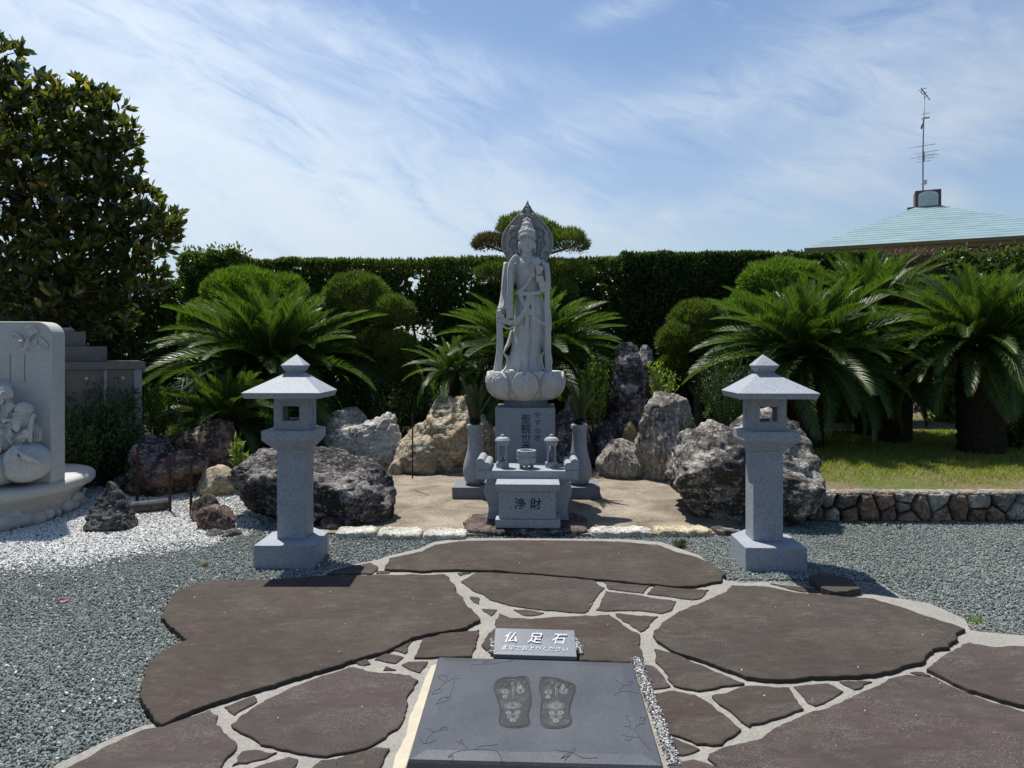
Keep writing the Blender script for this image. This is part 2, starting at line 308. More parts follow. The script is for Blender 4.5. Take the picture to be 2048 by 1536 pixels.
def roofmat():
    m, N = newmat('weathered teal roof'); mp = N.node('ShaderNodeMapping'); N.put(mp.inputs[0], N.co); mp.inputs['Scale'].default_value = (1, 1, 6)
    a = N.noise(mp.outputs[0], 1.1, 6, 0.65); c = N.mix(N.ramp(a, [(0.35, 0.), (0.7, 1.)]), (0.15, 0.24, 0.265, 1), (0.22, 0.32, 0.34, 1)); setb(N, c, 0.65, 0.3); return m
M['roof'] = roofmat()
def glassmat(name='clear lantern glass'):
    m, N = newmat(name); setb(N, (0.9, 0.93, 0.95, 1), 0.05, 0.5); N.b.inputs['Transmission Weight'].default_value = 1.0; N.b.inputs['IOR'].default_value = 1.2; return m
M['glass'] = glassmat()

# ------------------------------------------------------------------ object helpers
C = scene.collection
def link(o, parent=None):
    C.objects.link(o)
    if parent is not None: o.parent = parent
    return o
def tag(o, label=None, cat=None, group=None, kind=None):
    if label: o['label'] = label
    if cat: o['category'] = cat
    if group: o['group'] = group
    if kind: o['kind'] = kind
    return o
def empty(name, loc, label, cat, group=None, rz=0.0):
    o = bpy.data.objects.new(name, None); o.location = loc; o.rotation_euler = (0, 0, rz); o.empty_display_size = 0.1
    link(o); return tag(o, label, cat, group)
def npmesh(name, V, F, mat=None, smooth=False):
    """V (n,3), F (m,k) with constant k, or a list of such arrays"""
    V = np.asarray(V, dtype=np.float32).reshape(-1, 3); Fs = F if isinstance(F, list) else [F]
    Fs = [np.asarray(f, dtype=np.int32) for f in Fs if len(f)]
    me = bpy.data.meshes.new(name); me.vertices.add(len(V)); me.vertices.foreach_set('co', V.ravel())
    loops = np.concatenate([f.ravel() for f in Fs]); tot = np.concatenate([np.full(len(f), f.shape[1], dtype=np.int32) for f in Fs])
    st = np.concatenate([[0], np.cumsum(tot)[:-1]]).astype(np.int32)
    me.loops.add(len(loops)); me.loops.foreach_set('vertex_index', loops)
    me.polygons.add(len(tot)); me.polygons.foreach_set('loop_start', st); me.polygons.foreach_set('loop_total', tot)
    me.update(calc_edges=True)
    if smooth: me.polygons.foreach_set('use_smooth', np.ones(len(tot), dtype=bool))
    if mat: me.materials.append(mat)
    return me
def obj(name, me, parent=None, loc=(0, 0, 0), rot=(0, 0, 0), sc=(1, 1, 1)):
    o = bpy.data.objects.new(name, me); o.location = loc; o.rotation_euler = rot; o.scale = sc
    return link(o, parent)
def bmo(name, bm, mat, parent=None, loc=(0, 0, 0), rot=(0, 0, 0), smooth=False, bevel=0.0, seg=2):
    bmesh.ops.recalc_face_normals(bm, faces=bm.faces[:])
    me = bpy.data.meshes.new(name); bm.to_mesh(me); bm.free(); me.materials.append(mat)
    if smooth: me.polygons.foreach_set('use_smooth', [True]*len(me.polygons))
    o = obj(name, me, parent, loc, rot)
    if bevel:
        b = o.modifiers.new('bevel', 'BEVEL'); b.width = bevel; b.segments = seg; b.limit_method = 'ANGLE'; b.angle_limit = R(35)
    return o
def bx(bm, x0, x1, y0, y1, z0, z1):
    v = [bm.verts.new(p) for p in ((x0, y0, z0), (x1, y0, z0), (x1, y1, z0), (x0, y1, z0), (x0, y0, z1), (x1, y0, z1), (x1, y1, z1), (x0, y1, z1))]
    for f in ((3, 2, 1, 0), (4, 5, 6, 7), (0, 1, 5, 4), (1, 2, 6, 5), (2, 3, 7, 6), (3, 0, 4, 7)): bm.faces.new([v[i] for i in f])
def box(name, x0, x1, y0, y1, z0, z1, mat, parent=None, bevel=0.004, loc=(0, 0, 0), rot=(0, 0, 0)):
    bm = bmesh.new(); bx(bm, x0, x1, y0, y1, z0, z1); return bmo(name, bm, mat, parent, loc, rot, bevel=bevel)
def loft(bm, rings, cap=True):
    """rings: list of lists of points, same length"""
    vs = [[bm.verts.new(p) for p in r] for r in rings]; n = len(vs[0])
    for a, b in zip(vs, vs[1:]):
        for i in range(n): bm.faces.new((a[i], a[(i+1) % n], b[(i+1) % n], b[i]))
    if cap: bm.faces.new(vs[0][::-1]); bm.faces.new(vs[-1])
def prism(bm, pts, z0, z1): loft(bm, [[(p[0], p[1], z0) for p in pts], [(p[0], p[1], z1) for p in pts]])
def lathe(bm, prof, n=40, cx=0, cy=0, closed=True):
    rings = [[(cx+r*math.cos(2*math.pi*i/n), cy+r*math.sin(2*math.pi*i/n), z) for i in range(n)] for r, z in prof]
    loft(bm, rings, closed)
def tube_np(pts, rad, n=8):
    """swept tube through pts with radius list"""
    pts = [Vector(p) for p in pts]; k = len(pts)
    rad = [rad]*k if isinstance(rad, (int, float)) else rad
    V, F = [], []; up = Vector((0.13, 0.21, 0.97))
    for i, p in enumerate(pts):
        t = (pts[min(i+1, k-1)]-pts[max(i-1, 0)]).normalized()
        a = t.cross(up); a = a.normalized() if a.length > 1e-3 else t.orthogonal().normalized(); b = t.cross(a)
        for j in range(n):
            w = 2*math.pi*j/n; V.append(p+(a*math.cos(w)+b*math.sin(w))*rad[i])
    for i in range(k-1):
        for j in range(n): F.append((i*n+j, i*n+(j+1) % n, (i+1)*n+(j+1) % n, (i+1)*n+j))
    V.append(pts[0]); V.append(pts[-1]); a0 = len(V)-2
    for j in range(n): F.append((a0, (j+1) % n, j, j)); F.append((a0+1, (k-1)*n+j, (k-1)*n+(j+1) % n, (k-1)*n+(j+1) % n))
    tris = [f[:3] for f in F if f[2] == f[3]]; quads = [f for f in F if f[2] != f[3]]
    return np.array([tuple(v) for v in V]), [np.array(quads), np.array(tris)]
def tubes(name, specs, mat, parent=None, n=7, loc=(0, 0, 0)):
    Vs, Q, T, off = [], [], [], 0
    for pts, rad in specs:
        V, (q, t) = tube_np(pts, rad, n); Vs.append(V); Q.append(q+off); T.append(t+off); off += len(V)
    return obj(name, npmesh(name, np.concatenate(Vs), [np.concatenate(Q), np.concatenate(T)], mat, True), parent, loc)

# ------------------------------------------------------------------ ground, mortar, paving
def inpoly(P, poly):
    x, y = P[:, 0], P[:, 1]; r = np.zeros(len(P), bool); n = len(poly)
    for i in range(n):
        x1, y1 = poly[i][0], poly[i][1]; x2, y2 = poly[(i+1) % n][0], poly[(i+1) % n][1]
        c = ((y1 > y) != (y2 > y)) & (x < (x2-x1)*(y-y1)/((y2-y1) if y2 != y1 else 1e-9)+x1); r ^= c
    return r
def polydist(P, poly):
    best = np.full(len(P), 1e9); n = len(poly)
    for i in range(n):
        a = np.array(poly[i][:2]); b = np.array(poly[(i+1) % n][:2]); ab = b-a; L = (ab@ab) or 1e-9
        t = np.clip(((P-a)@ab)/L, 0, 1); best = np.minimum(best, np.linalg.norm(P-(a+t[:, None]*ab), axis=1))
    return best
bm = bmesh.new()
vs = [bm.verts.new(p) for p in ((-900, -300, 0), (900, -300, 0), (900, 1500, 0), (-900, 1500, 0))]; bm.faces.new(vs)
tag(bmo('ground', bm, M['gravel_bed']), kind='structure')

def sheet(name, px, z, mat, thick=0.02):
    pts = [G(x, y, z) for x, y in px]; bm = bmesh.new(); prism(bm, [(p.x, p.y) for p in pts], z-thick, z)
    bmesh.ops.triangulate(bm, faces=[f for f in bm.faces if len(f.verts) > 4])
    return bmo(name, bm, mat), pts
mortar_px = [(20, 1700), (50, 1590), (112, 1530), (215, 1480), (286, 1451), (335, 1443), (420, 1300), (420, 1185), (560, 1170), (640, 1150), (672, 1136),
    (757, 1119), (775, 1112), (840, 1097), (868, 1084), (920, 1076), (1250, 1078), (1322, 1084), (1400, 1111), (1450, 1160), (1480, 1166), (1530, 1164),
    (1600, 1172), (1740, 1188), (1790, 1196), (1858, 1206), (1930, 1238), (1940, 1260), (1965, 1264), (2048, 1271), (2200, 1280), (2200, 1700)]
paving, mortar_w = sheet('paving', mortar_px, 0.018, M['mortar']); tag(paving, kind='structure')
FLAGS = [
 (.040, 0, [(653.7,1150),(746.5,1149),(888,1148),(900,1154),(909,1167),(910,1177),(925,1196.5),(939,1213.6),(961,1237.5),(932,1252),(907.6,1257.5),(834,1271),(768.5,1300),(710,1317),(600,1352),(528,1372),(441,1400),(363,1429),(323,1449),(304.5,1437),(286,1406),(278,1385),(289,1345),(301,1320),(323,1300),(348,1288),(374,1278.5),(363,1269),(342,1252),(321.6,1233),(331,1212),(345,1190),(369.6,1174.7),(394,1165),(422,1160),(534,1159)]),
 (.038, 0, [(768.5,1136.7),(779,1116),(844,1102.5),(868.6,1089),(917,1081.7),(1000,1080),(1100,1080),(1148,1080.5),(1245,1083),(1313.7,1089),(1343,1100),(1392,1113.5),(1426,1128),(1451.6,1147.7),(1440.6,1161),(1392,1171),(1355,1171),(1250,1162.5),(1147.7,1152.8),(1050,1145.4),(990,1139.5),(893,1138.5),(839,1141),(802,1138.4)]),
 (.026, 2, [(922,1162.3),(949,1145.5),(981,1144),(1100,1151),(1186.7,1160),(1206.5,1174.5),(1191.6,1194),(1181.8,1217),(1169.6,1225),(1111,1221),(1074,1217.5),(1015,1210),(981,1200),(966,1188),(946.7,1182)]),
 (.026, 1, [(1208,1163),(1301.5,1170),(1285.6,1185.5),(1218.5,1177)]),
 (.026, 2, [(1312.5,1171),(1418.7,1179),(1399,1196),(1384.5,1198.5),(1294,1186.7)]),
 (.026, 1, [(1211,1181),(1282,1190),(1354,1202),(1345,1219),(1323,1225),(1282,1221),(1194,1218.7),(1199,1201.4)]),
 (.026, 0, [(1230.7,1227),(1316,1232),(1283,1262),(1262,1249)]),
 (.030, 0, [(998,1226),(1020,1234),(1064.6,1237.8),(1099,1234),(1160,1230),(1218.5,1228),(1240,1246),(1279,1267),(1280,1289),(1286,1318),(1269,1323),(1155,1320),(990,1318),(981,1304),(963.8,1288),(966,1280.7),(990.6,1252)]),
 (.025, 1, [(1027,1218.5),(1051.7,1217),(1088,1224.6),(1071,1230),(1044,1229)]), (.025, 1, [(963.8,1217),(991.8,1218.5),(983,1231)]),
 (.025, 2, [(939.4,1191.6),(959,1194),(959,1207),(946.7,1203)]), (.025, 2, [(915,1145.5),(941.8,1144.5),(919.8,1151)]),
 (.030, 0, [(844,1276),(880.8,1267.6),(958.9,1258),(950,1291.7),(943,1312),(827,1314)]),
 (.026, 2, [(783,1299),(824.6,1280.5),(812.4,1305)]), (.026, 1, [(746.5,1317),(768.5,1305.5),(807.5,1313),(790.4,1326)]),
 (.026, 1, [(802.6,1328),(817.3,1322.5),(855,1322),(839.3,1344.4)]), (.026, 2, [(710,1323.4),(731.8,1316.5),(741.6,1327),(724.5,1330)]), (.025, 0, [(766,1339.3),(771,1331),(792.9,1338)]),
 (.030, 1, [(461.5,1447),(523,1404),(567,1380),(641.7,1351.3),(707.6,1332.6),(742.8,1341.5),(817.5,1350.3),(832.9,1359),(817.5,1383.3),(806.5,1429.4),(795.5,1455.8),(773.5,1473.4),(718.6,1497.5),(670.3,1506),(635,1510),(586.8,1501),(523,1487),(487.9,1466.8),(463.7,1453.6)]),
 (.026, 1, [(447.2,1411.8),(470,1402),(509.9,1389.8),(514,1400.9),(466,1429.4)]),
 (.030, 1, [(60,1600),(100,1552),(220.9,1488.7),(286,1457.7),(323,1452),(417.7,1419),(436.3,1428.8),(433.2,1447.4),(471.9,1487.7),(437.8,1536),(400,1600)]),
 (.026, 1, [(466,1529.4),(483.5,1503),(509.9,1498.5),(556,1505),(531.8,1515)]), (.026, 1, [(505.5,1533),(580.2,1510.6),(600,1517.3),(586.8,1536),(570,1570),(455,1570)]),
 (.030, 2, [(628.5,1533),(641.7,1520.5),(707.6,1505),(751.6,1495),(778,1495.3),(762.6,1536),(735,1600),(600,1600)]),
 (.040, 2, [(1462.6,1170),(1501.7,1171),(1532.9,1173),(1596,1184),(1748,1197),(1800,1212),(1843,1227.6),(1912.6,1249),(1930,1257),(1915.7,1264.5),(1917,1273),(1893.6,1292),(1871.4,1295),(1843,1320.5),(1786,1341),(1700.6,1350),(1539,1358),(1491.8,1352),(1400,1317),(1352.7,1303),(1312,1280),(1306,1267),(1308.8,1260),(1326,1243),(1338,1233.5),(1357.6,1222),(1387,1210),(1426,1195),(1450,1183)]),
 (.04, 1, [(1852.5,1336),(1922,1288),(1938,1284),(1985.4,1291),(2048,1291),(2160,1298),(2160,1440),(2048,1409),(2001,1395),(1938,1377.4)]),
 (.030, 1, [(1773.4,1360.5),(1811.3,1348),(1868.3,1354.5),(1938,1386),(2001,1408.5),(2048,1422.5),(2160,1450),(2160,1650),(1560,1650),(1415.8,1514.5),(1438,1496.5),(1510.7,1477.5),(1589.8,1436.4),(1669,1408),(1732.2,1379.4)]),
 (.030, 2, [(1423.7,1390),(1494.9,1370.5),(1577,1373.5),(1607,1416),(1551.9,1434.4),(1496.5,1451.8)]), (.026, 1, [(1586.7,1371.5),(1659.5,1365.2),(1687.9,1381.6),(1631,1410.7),(1615,1403.8)]),
 (.026, 2, [(1678.4,1361.5),(1741.7,1361.5),(1710,1377.6)]), (.025, 0, [(1817,1341.5),(1845,1342.5),(1862,1350.5),(1830,1348.5)]),
 (.030, 2, [(1309.5,1296),(1352.7,1309),(1416,1334),(1489.5,1365.5),(1396.7,1380),(1346.6,1369),(1330.8,1340.5),(1311.3,1322)]),
 (.026, 1, [(1276,1330.8),(1294,1329),(1306.8,1331.8),(1342,1372),(1306,1376.5),(1290,1367.4)]),
 (.030, 0, [(1298.6,1393.8),(1305.5,1385),(1336.7,1379.5),(1391.4,1387.5),(1418.8,1402.6),(1480.5,1456),(1444,1487),(1424.6,1488),(1395,1484),(1346.5,1467.5),(1319,1455)]),
 (.026, 2, [(1325,1471),(1346.5,1473),(1400.5,1497.5),(1366,1509.5),(1332.8,1511.5)]), (.026, 1, [(1336.7,1520),(1385.5,1518),(1414.8,1526),(1444,1538),(1540,1620),(1350,1620)]),
 (.030, 1, [(653.7,1147.2),(666,1139),(702.5,1130.6),(739,1124.5),(758.7,1133),(744,1145.9)]), (.025, 2, [(753.8,1141.6),(780.7,1141.8),(778,1146),(752,1146)]),
 (.026, 2, [(1540,1166),(1640,1177),(1690,1190),(1600,1181)]),
]
def rough_poly(pts, step=0.05, amp=0.006, seed=0):
    out = []; n = len(pts)
    for i in range(n):
        a, b = Vector(pts[i][:2]), Vector(pts[(i+1) % n][:2]); L = (b-a).length; k = max(1, int(L/step)); nrm = Vector((-(b-a).y, (b-a).x)).normalized() if L > 0 else Vector((0, 0))
        for j in range(k):
            p = a.lerp(b, j/k); v = Vector((p.x*9, p.y*9, seed)); out.append(p+nrm*amp*(mn.noise(v)*1.2+mn.noise(v*3.1)*0.8+mn.noise(v*8)*0.5))
    return out
def slab(name, pts, z0, z1, mat, parent=None, seed=0, step=0.022, amp=0.011, bev=0.0045):
    P = rough_poly(pts, step, amp, seed); c = sum(P, Vector((0, 0)))/len(P)
    area = sum(P[i].x*P[(i+1) % len(P)].y-P[(i+1) % len(P)].x*P[i].y for i in range(len(P)))
    if area < 0: P = P[::-1]
    def off(P, d):
        out = []; n = len(P)
        for i in range(n):
            e1 = (P[i]-P[i-1]); e2 = (P[(i+1) % n]-P[i]); t = (e1.normalized()+e2.normalized()); t = t.normalized() if t.length > 1e-4 else e2.normalized()
            out.append(P[i]-Vector((t.y, -t.x))*d)
        return out
    A = off(P, bev*0.45); B = off(P, bev*1.5)
    rings = [[(p.x-c.x, p.y-c.y, z0) for p in P], [(p.x-c.x, p.y-c.y, z1-bev*(1+.5*mn.noise(Vector((p.x*20, p.y*20, 1))))) for p in P], [(p.x-c.x, p.y-c.y, z1-bev*.35) for p in A], [(p.x-c.x, p.y-c.y, z1) for p in B]]
    bm = bmesh.new(); loft(bm, rings, False); bm.verts.ensure_lookup_table(); n = len(P)
    from mathutils.geometry import delaunay_2d_cdt
    vs_, _, fs_, ov, _, _ = delaunay_2d_cdt([Vector((p.x, p.y)) for p in B], [(i, (i+1) % n) for i in range(n)], [], 1, 1e-7)
    back = [bm.verts[3*n+o[0]] if len(o) else bm.verts.new((v.x-c.x, v.y-c.y, z1)) for v, o in zip(vs_, ov)]
    for f in fs_:
        q = [back[i] for i in f]
        if len(set(q)) == 3:
            try: bm.faces.new(q)
            except ValueError: pass
    return bmo(name, bm, mat, parent, (c.x, c.y, 0))
flag_w = []
for i, (z, mi, px) in enumerate(FLAGS):
    pts = [G(x, y, z) for x, y in px]; flag_w.append([(p.x, p.y) for p in pts])
    slab('flagstone', pts, 0.0, z, (M['flag'], M['flag2'], M['flag3'])[mi], paving, seed=i*3.7)
# loose flat stone beside the right lantern
pts = [G(x, y, .06) for x, y in [(1618,1152),(1637,1144),(1694,1154),(1724,1177),(1672,1184),(1640,1172)]]
o = slab('flat_stone', pts, 0.0, 0.06, M['flag3'], seed=99); tag(o, 'loose flat grey-brown stone lying on gravel just right of the right lantern', 'stone')
flag_w.append([(p.x, p.y) for p in pts])

# concrete pad
pad, pad_w = sheet('concrete_pad', [(560, 1064), (930, 1068), (1190, 1068), (1480, 1066), (1470, 990), (1400, 950), (1320, 935), (1200, 915), (900, 915), (790, 930), (700, 960)], 0.03, M['concrete'], 0.03)
tag(pad, kind='structure')
# soil bed and lawn
soil_out = [(-14, 8.9), (-4.9, 8.7), (-3.4, 8.2), (-2.7, 7.9), (-2.5, 7.2), (-1.75, 7.2), (-1.5, 8.7), (-1.2, 9.5), (0, 9.9), (1.0, 9.5), (1.7, 8.9), (1.95, 7.8), (2.2, 6.9), (2.55, 6.42), (2.6, 15), (-14, 15)]
gx, gy = np.meshgrid(np.linspace(-14, 2.6, 167), np.linspace(6.3, 15, 88)); P = np.stack([gx.ravel(), gy.ravel()], 1)
ins = inpoly(P, soil_out); dist = polydist(P, soil_out)
h = np.where(ins, np.clip(dist/0.5, 0, 1), 0); h = h*h*(3-2*h)*0.28
hn = np.array([mn.noise(Vector((a*1.7, b*1.7, 3))) for a, b in P])*0.04
zz = np.where(ins, h+hn*np.clip(dist, 0, 1)-0.0, -0.05)
nx = 167; idx = np.arange(len(P)).reshape(88, 167)
Fq = np.stack([idx[:-1, :-1], idx[:-1, 1:], idx[1:, 1:], idx[1:, :-1]], -1).reshape(-1, 4)
tag(obj('soil', npmesh('soil', np.c_[P, zz], Fq, M['soil'], True)), kind='structure')
def lawnmat():
    m, N = newmat('thin turf'); a = N.noise(N.co, 1.6, 5); b = N.noise(N.co, 30, 5)
    c = N.mix(N.ramp(a, [(0.4, 0.), (0.6, 1.)]), (0.16, 0.125, 0.08, 1), (0.09, 0.11, 0.03, 1)); c = N.mix(1.0, c, N.ramp(b, [(0.3, 0.6), (0.7, 1.3)]), 'MULTIPLY')
    setb(N, c, 0.95, 0.1, N.bump(b, 1.0, 0.02)); return m
bm = bmesh.new(); bx(bm, 2.35, 12, 6.32, 15, 0.0, 0.262); tag(bmo('lawn', bm, lawnmat()), kind='structure')

# ------------------------------------------------------------------ gravel (geometry-nodes instances)
def pebbles(name, pts, size, mat, label_kind='stuff', seed=1):
    me = bpy.data.meshes.new(name); me.vertices.add(len(pts)); me.vertices.foreach_set('co', np.asarray(pts, np.float32).ravel()); me.update(); me.materials.append(mat)
    o = obj(name, me); tag(o, kind='stuff')
    ng = bpy.data.node_groups.new(name, 'GeometryNodeTree'); ng.interface.new_socket('Geometry', in_out='INPUT', socket_type='NodeSocketGeometry'); ng.interface.new_socket('Geometry', in_out='OUTPUT', socket_type='NodeSocketGeometry')
    n, l = ng.nodes, ng.links; gi = n.new('NodeGroupInput'); go = n.new('NodeGroupOutput')
    ico = n.new('GeometryNodeMeshIcoSphere'); ico.inputs['Radius'].default_value = size*0.5; ico.inputs['Subdivisions'].default_value = 1
    sm = n.new('GeometryNodeSetMaterial'); sm.inputs['Material'].default_value = mat
    iop = n.new('GeometryNodeInstanceOnPoints')
    r1 = n.new('FunctionNodeRandomValue'); r1.data_type = 'FLOAT_VECTOR'; r1.inputs[0].default_value = (0, 0, 0); r1.inputs[1].default_value = (6.28, 6.28, 6.28); r1.inputs['Seed'].default_value = seed
    r2 = n.new('FunctionNodeRandomValue'); r2.data_type = 'FLOAT_VECTOR'; r2.inputs[0].default_value = (0.55, 0.5, 0.3); r2.inputs[1].default_value = (1.35, 1.1, 0.75); r2.inputs['Seed'].default_value = seed+5
    l.new(ico.outputs[0], sm.inputs[0]); l.new(gi.outputs[0], iop.inputs['Points']); l.new(sm.outputs[0], iop.inputs['Instance'])
    l.new(r1.outputs[0], iop.inputs['Rotation']); l.new(r2.outputs[0], iop.inputs['Scale']); l.new(iop.outputs[0], go.inputs[0])
    md = o.modifiers.new('scatter', 'NODES'); md.node_group = ng; return o
def scatter(x0, x1, y0, y1, dens, maxd=None):
    n = int((x1-x0)*(y1-y0)*dens); return np.c_[rng.uniform(x0, x1, n), rng.uniform(y0, y1, n)]
P = np.concatenate([scatter(-3.4, -0.9, 2.2, 3.6, 10500), scatter(-4.6, -0.9, 3.6, 5.0, 8500), scatter(-5.2, -0.9, 5.0, 6.3, 5500), scatter(-6.5, -1.7, 6.3, 8.9, 3000),
    scatter(-0.9, 2.4, 4.6, 5.9, 5000), scatter(2.4, 5.2, 3.2, 4.6, 5500), scatter(1.2, 5.6, 4.6, 6.4, 4200)])
P = P[np.abs(P[:, 0]) < P[:, 1]*0.80]
keep = np.ones(len(P), bool)
for poly in flag_w: keep &= ~inpoly(P, poly)
keep &= ~inpoly(P, [(p.x, p.y) for p in pad_w])
mw = [(p.x, p.y) for p in mortar_w]; inm = inpoly(P, mw); keep &= ~(inm & (polydist(P, mw) > 0.02))
P = P[keep]
nz = np.array([mn.noise(Vector((a*1.3, b*1.3, 5))) for a, b in P]); nz2 = rng.uniform(-1, 1, len(P))
# white chips lie towards the back left
edge = (P[:, 1]-5.1)*1.0+(-P[:, 0]-2.8)*0.6+nz*0.35+nz2*0.30
iswhite = (edge > 0) & (P[:, 0]+nz*.2+nz2*.15 < -2.25)
spill = (~iswhite) & (rng.random(len(P)) < 0.012) & (P[:, 0] < 0)
iswhite |= spill
zc = 0.003+rng.uniform(0, 0.008, len(P))+0.006*nz
Pz = np.c_[P, zc]
pebbles('gravel', Pz[~iswhite], 0.0175, M['pebble'], seed=3)
pebbles('white_gravel', Pz[iswhite], 0.019, M['pebble_w'], seed=8)
# thin strip of fine gravel along the foot slab
a, b = G(1272, 1328), G(1350, 1545)
t = rng.random(3500); ps = np.c_[a.x+(b.x-a.x)*t+rng.normal(0, .010, 3500), a.y+(b.y-a.y)*t, 0.022+rng.uniform(0, .012, 3500)]
a2, b2 = G(1150, 1290), G(1162, 1322); t = rng.random(400); ps2 = np.c_[a2.x+(b2.x-a2.x)*t+rng.normal(0, .006, 400), a2.y+(b2.y-a2.y)*t, 0.034+rng.uniform(0, .008, 400)]
a3, b3 = G(986, 1290), G(982, 1320); t = rng.random(200); ps3 = np.c_[a3.x+(b3.x-a3.x)*t+rng.normal(0, .005, 200), a3.y+(b3.y-a3.y)*t, 0.034+rng.uniform(0, .008, 200)]
pebbles('edging_gravel', np.concatenate([ps, ps2, ps3]), 0.0095, pebblemat('mixed fine gravel', [(0, (0.05, 0.05, 0.05)), (0.5, (0.2, 0.2, 0.19)), (0.75, (0.6, 0.6, 0.57)), (1, (0.75, 0.75, 0.72))]), seed=4)

P = np.concatenate([np.c_[rng.uniform(-3, 3.6, 110), rng.uniform(2.4, 5.6, 110)]]); on = np.zeros(len(P), bool)
for poly in flag_w[:30]: on |= inpoly(P, poly)
P = P[on]; pebbles('stray_grit', np.c_[P, np.full(len(P), .043)], .0085, M['pebble_w'], seed=12)

# ------------------------------------------------------------------ foot slab and name plate
def from_corners(FL, FR, BR, BL, h):
    """box whose top has these 4 corners, bottom z = 0"""
    bm = bmesh.new(); t = [FL, FR, BR, BL]; loft(bm, [[(p.x, p.y, h) for p in t], [tuple(p) for p in t]]); return bm
zf, zb = .058, .078
FL, FR, BR, BL = G(814.6, 1520, zf), G(1328, 1533, zf), G(1266, 1325, zb), G(876.7, 1313.5, zb)
slab_c = (FL+FR+BR+BL)/4; slab_c.z = 0
foot = empty('footprint_stone', slab_c, 'low polished dark granite slab carved with two bare footprints, set in the paving', 'stone slab')
bm = bmesh.new(); T = [p-slab_c for p in (FL, FR, BR, BL)]; ce = sum(T, Vector())/4
ins = [ce+(p-ce)*0.86 for p in T]
for p in ins: p.z += 0.006
loft(bm, [[(p.x, p.y, 0.0) for p in T], [(p.x, p.y, p.z-0.010) for p in T], [tuple(ce+(p-ce)*0.985+Vector((0, 0, p.z-ce.z))*0.015) for p in T], [tuple(p) for p in ins]])
bmo('slab_body', bm, M['polished'], foot)
box_front = bmesh.new()
UX = (T[1]-T[0]); UY = (T[3]-T[0])
def onslab(u, v, lift=0.0):      # bilinear position on the slab top
    p = T[0].lerp(T[1], u).lerp(T[3].lerp(T[2], u), v); q = p.copy()
    e = min(u, 1-u, v, 1-v)/0.07; q.z += 0.006*min(1, e)+lift; return q
def px2uv(x, y):   # pixel of the photograph's slab -> slab u,v
    zt = 0.07; g = G(x, y, zt)-slab_c; g.z = 0
    u = v = 0.5
    for _ in range(12):
        p = T[0].lerp(T[1], u).lerp(T[3].lerp(T[2], u), v); e = g-p; ex = (T[1]-T[0]).lerp(T[2]-T[3], v); ey = (T[3]-T[0]).lerp(T[2]-T[1], u)
        det = ex.x*ey.y-ex.y*ey.x; u += (e.x*ey.y-e.y*ey.x)/det; v += (ex.x*e.y-ex.y*e.x)/det
    return u, v
def zl(pts): return [px2uv(780+a/3.413, 1230+b/3.413) for a, b in pts]
def smooth_line(uv, k=6, closed=False):
    n = len(uv); out = []
    rngi = range(n if closed else n-1)
    for i in rngi:
        p0, p1, p2, p3 = uv[(i-1) % n] if (closed or i > 0) else uv[i], uv[i], uv[(i+1) % n], uv[(i+2) % n] if (closed or i < n-2) else uv[(i+1) % n]
        for j in range(k):
            t = j/k; out.append(tuple(0.5*((2*p1[c])+(-p0[c]+p2[c])*t+(2*p0[c]-5*p1[c]+4*p2[c]-p3[c])*t*t+(-p0[c]+3*p1[c]-3*p2[c]+p3[c])*t**3) for c in (0, 1)))
    if not closed: out.append(uv[-1])
    return out
def carve(name, lines, r, mat):
    return tubes(name, [([onslab(u, v, 0.0003) for u, v in L], r) for L in lines], mat, foot, n=5)
footL = [(750,770),(800,770)]
fo = [(715,480),(740,455),(790,440),(850,440),(920,433),(945,450),(955,500),(965,600),(945,680),(955,740),(920,762),(850,770),(780,762),(745,735),(752,650),(725,560),(708,510)]
fo2 = [(1040,440),(1090,440),(1150,450),(1210,470),(1255,485),(1268,510),(1245,580),(1225,660),(1240,720),(1215,760),(1130,775),(1060,768),(1030,735),(1025,660),(1035,580),(1018,510),(1025,460)]
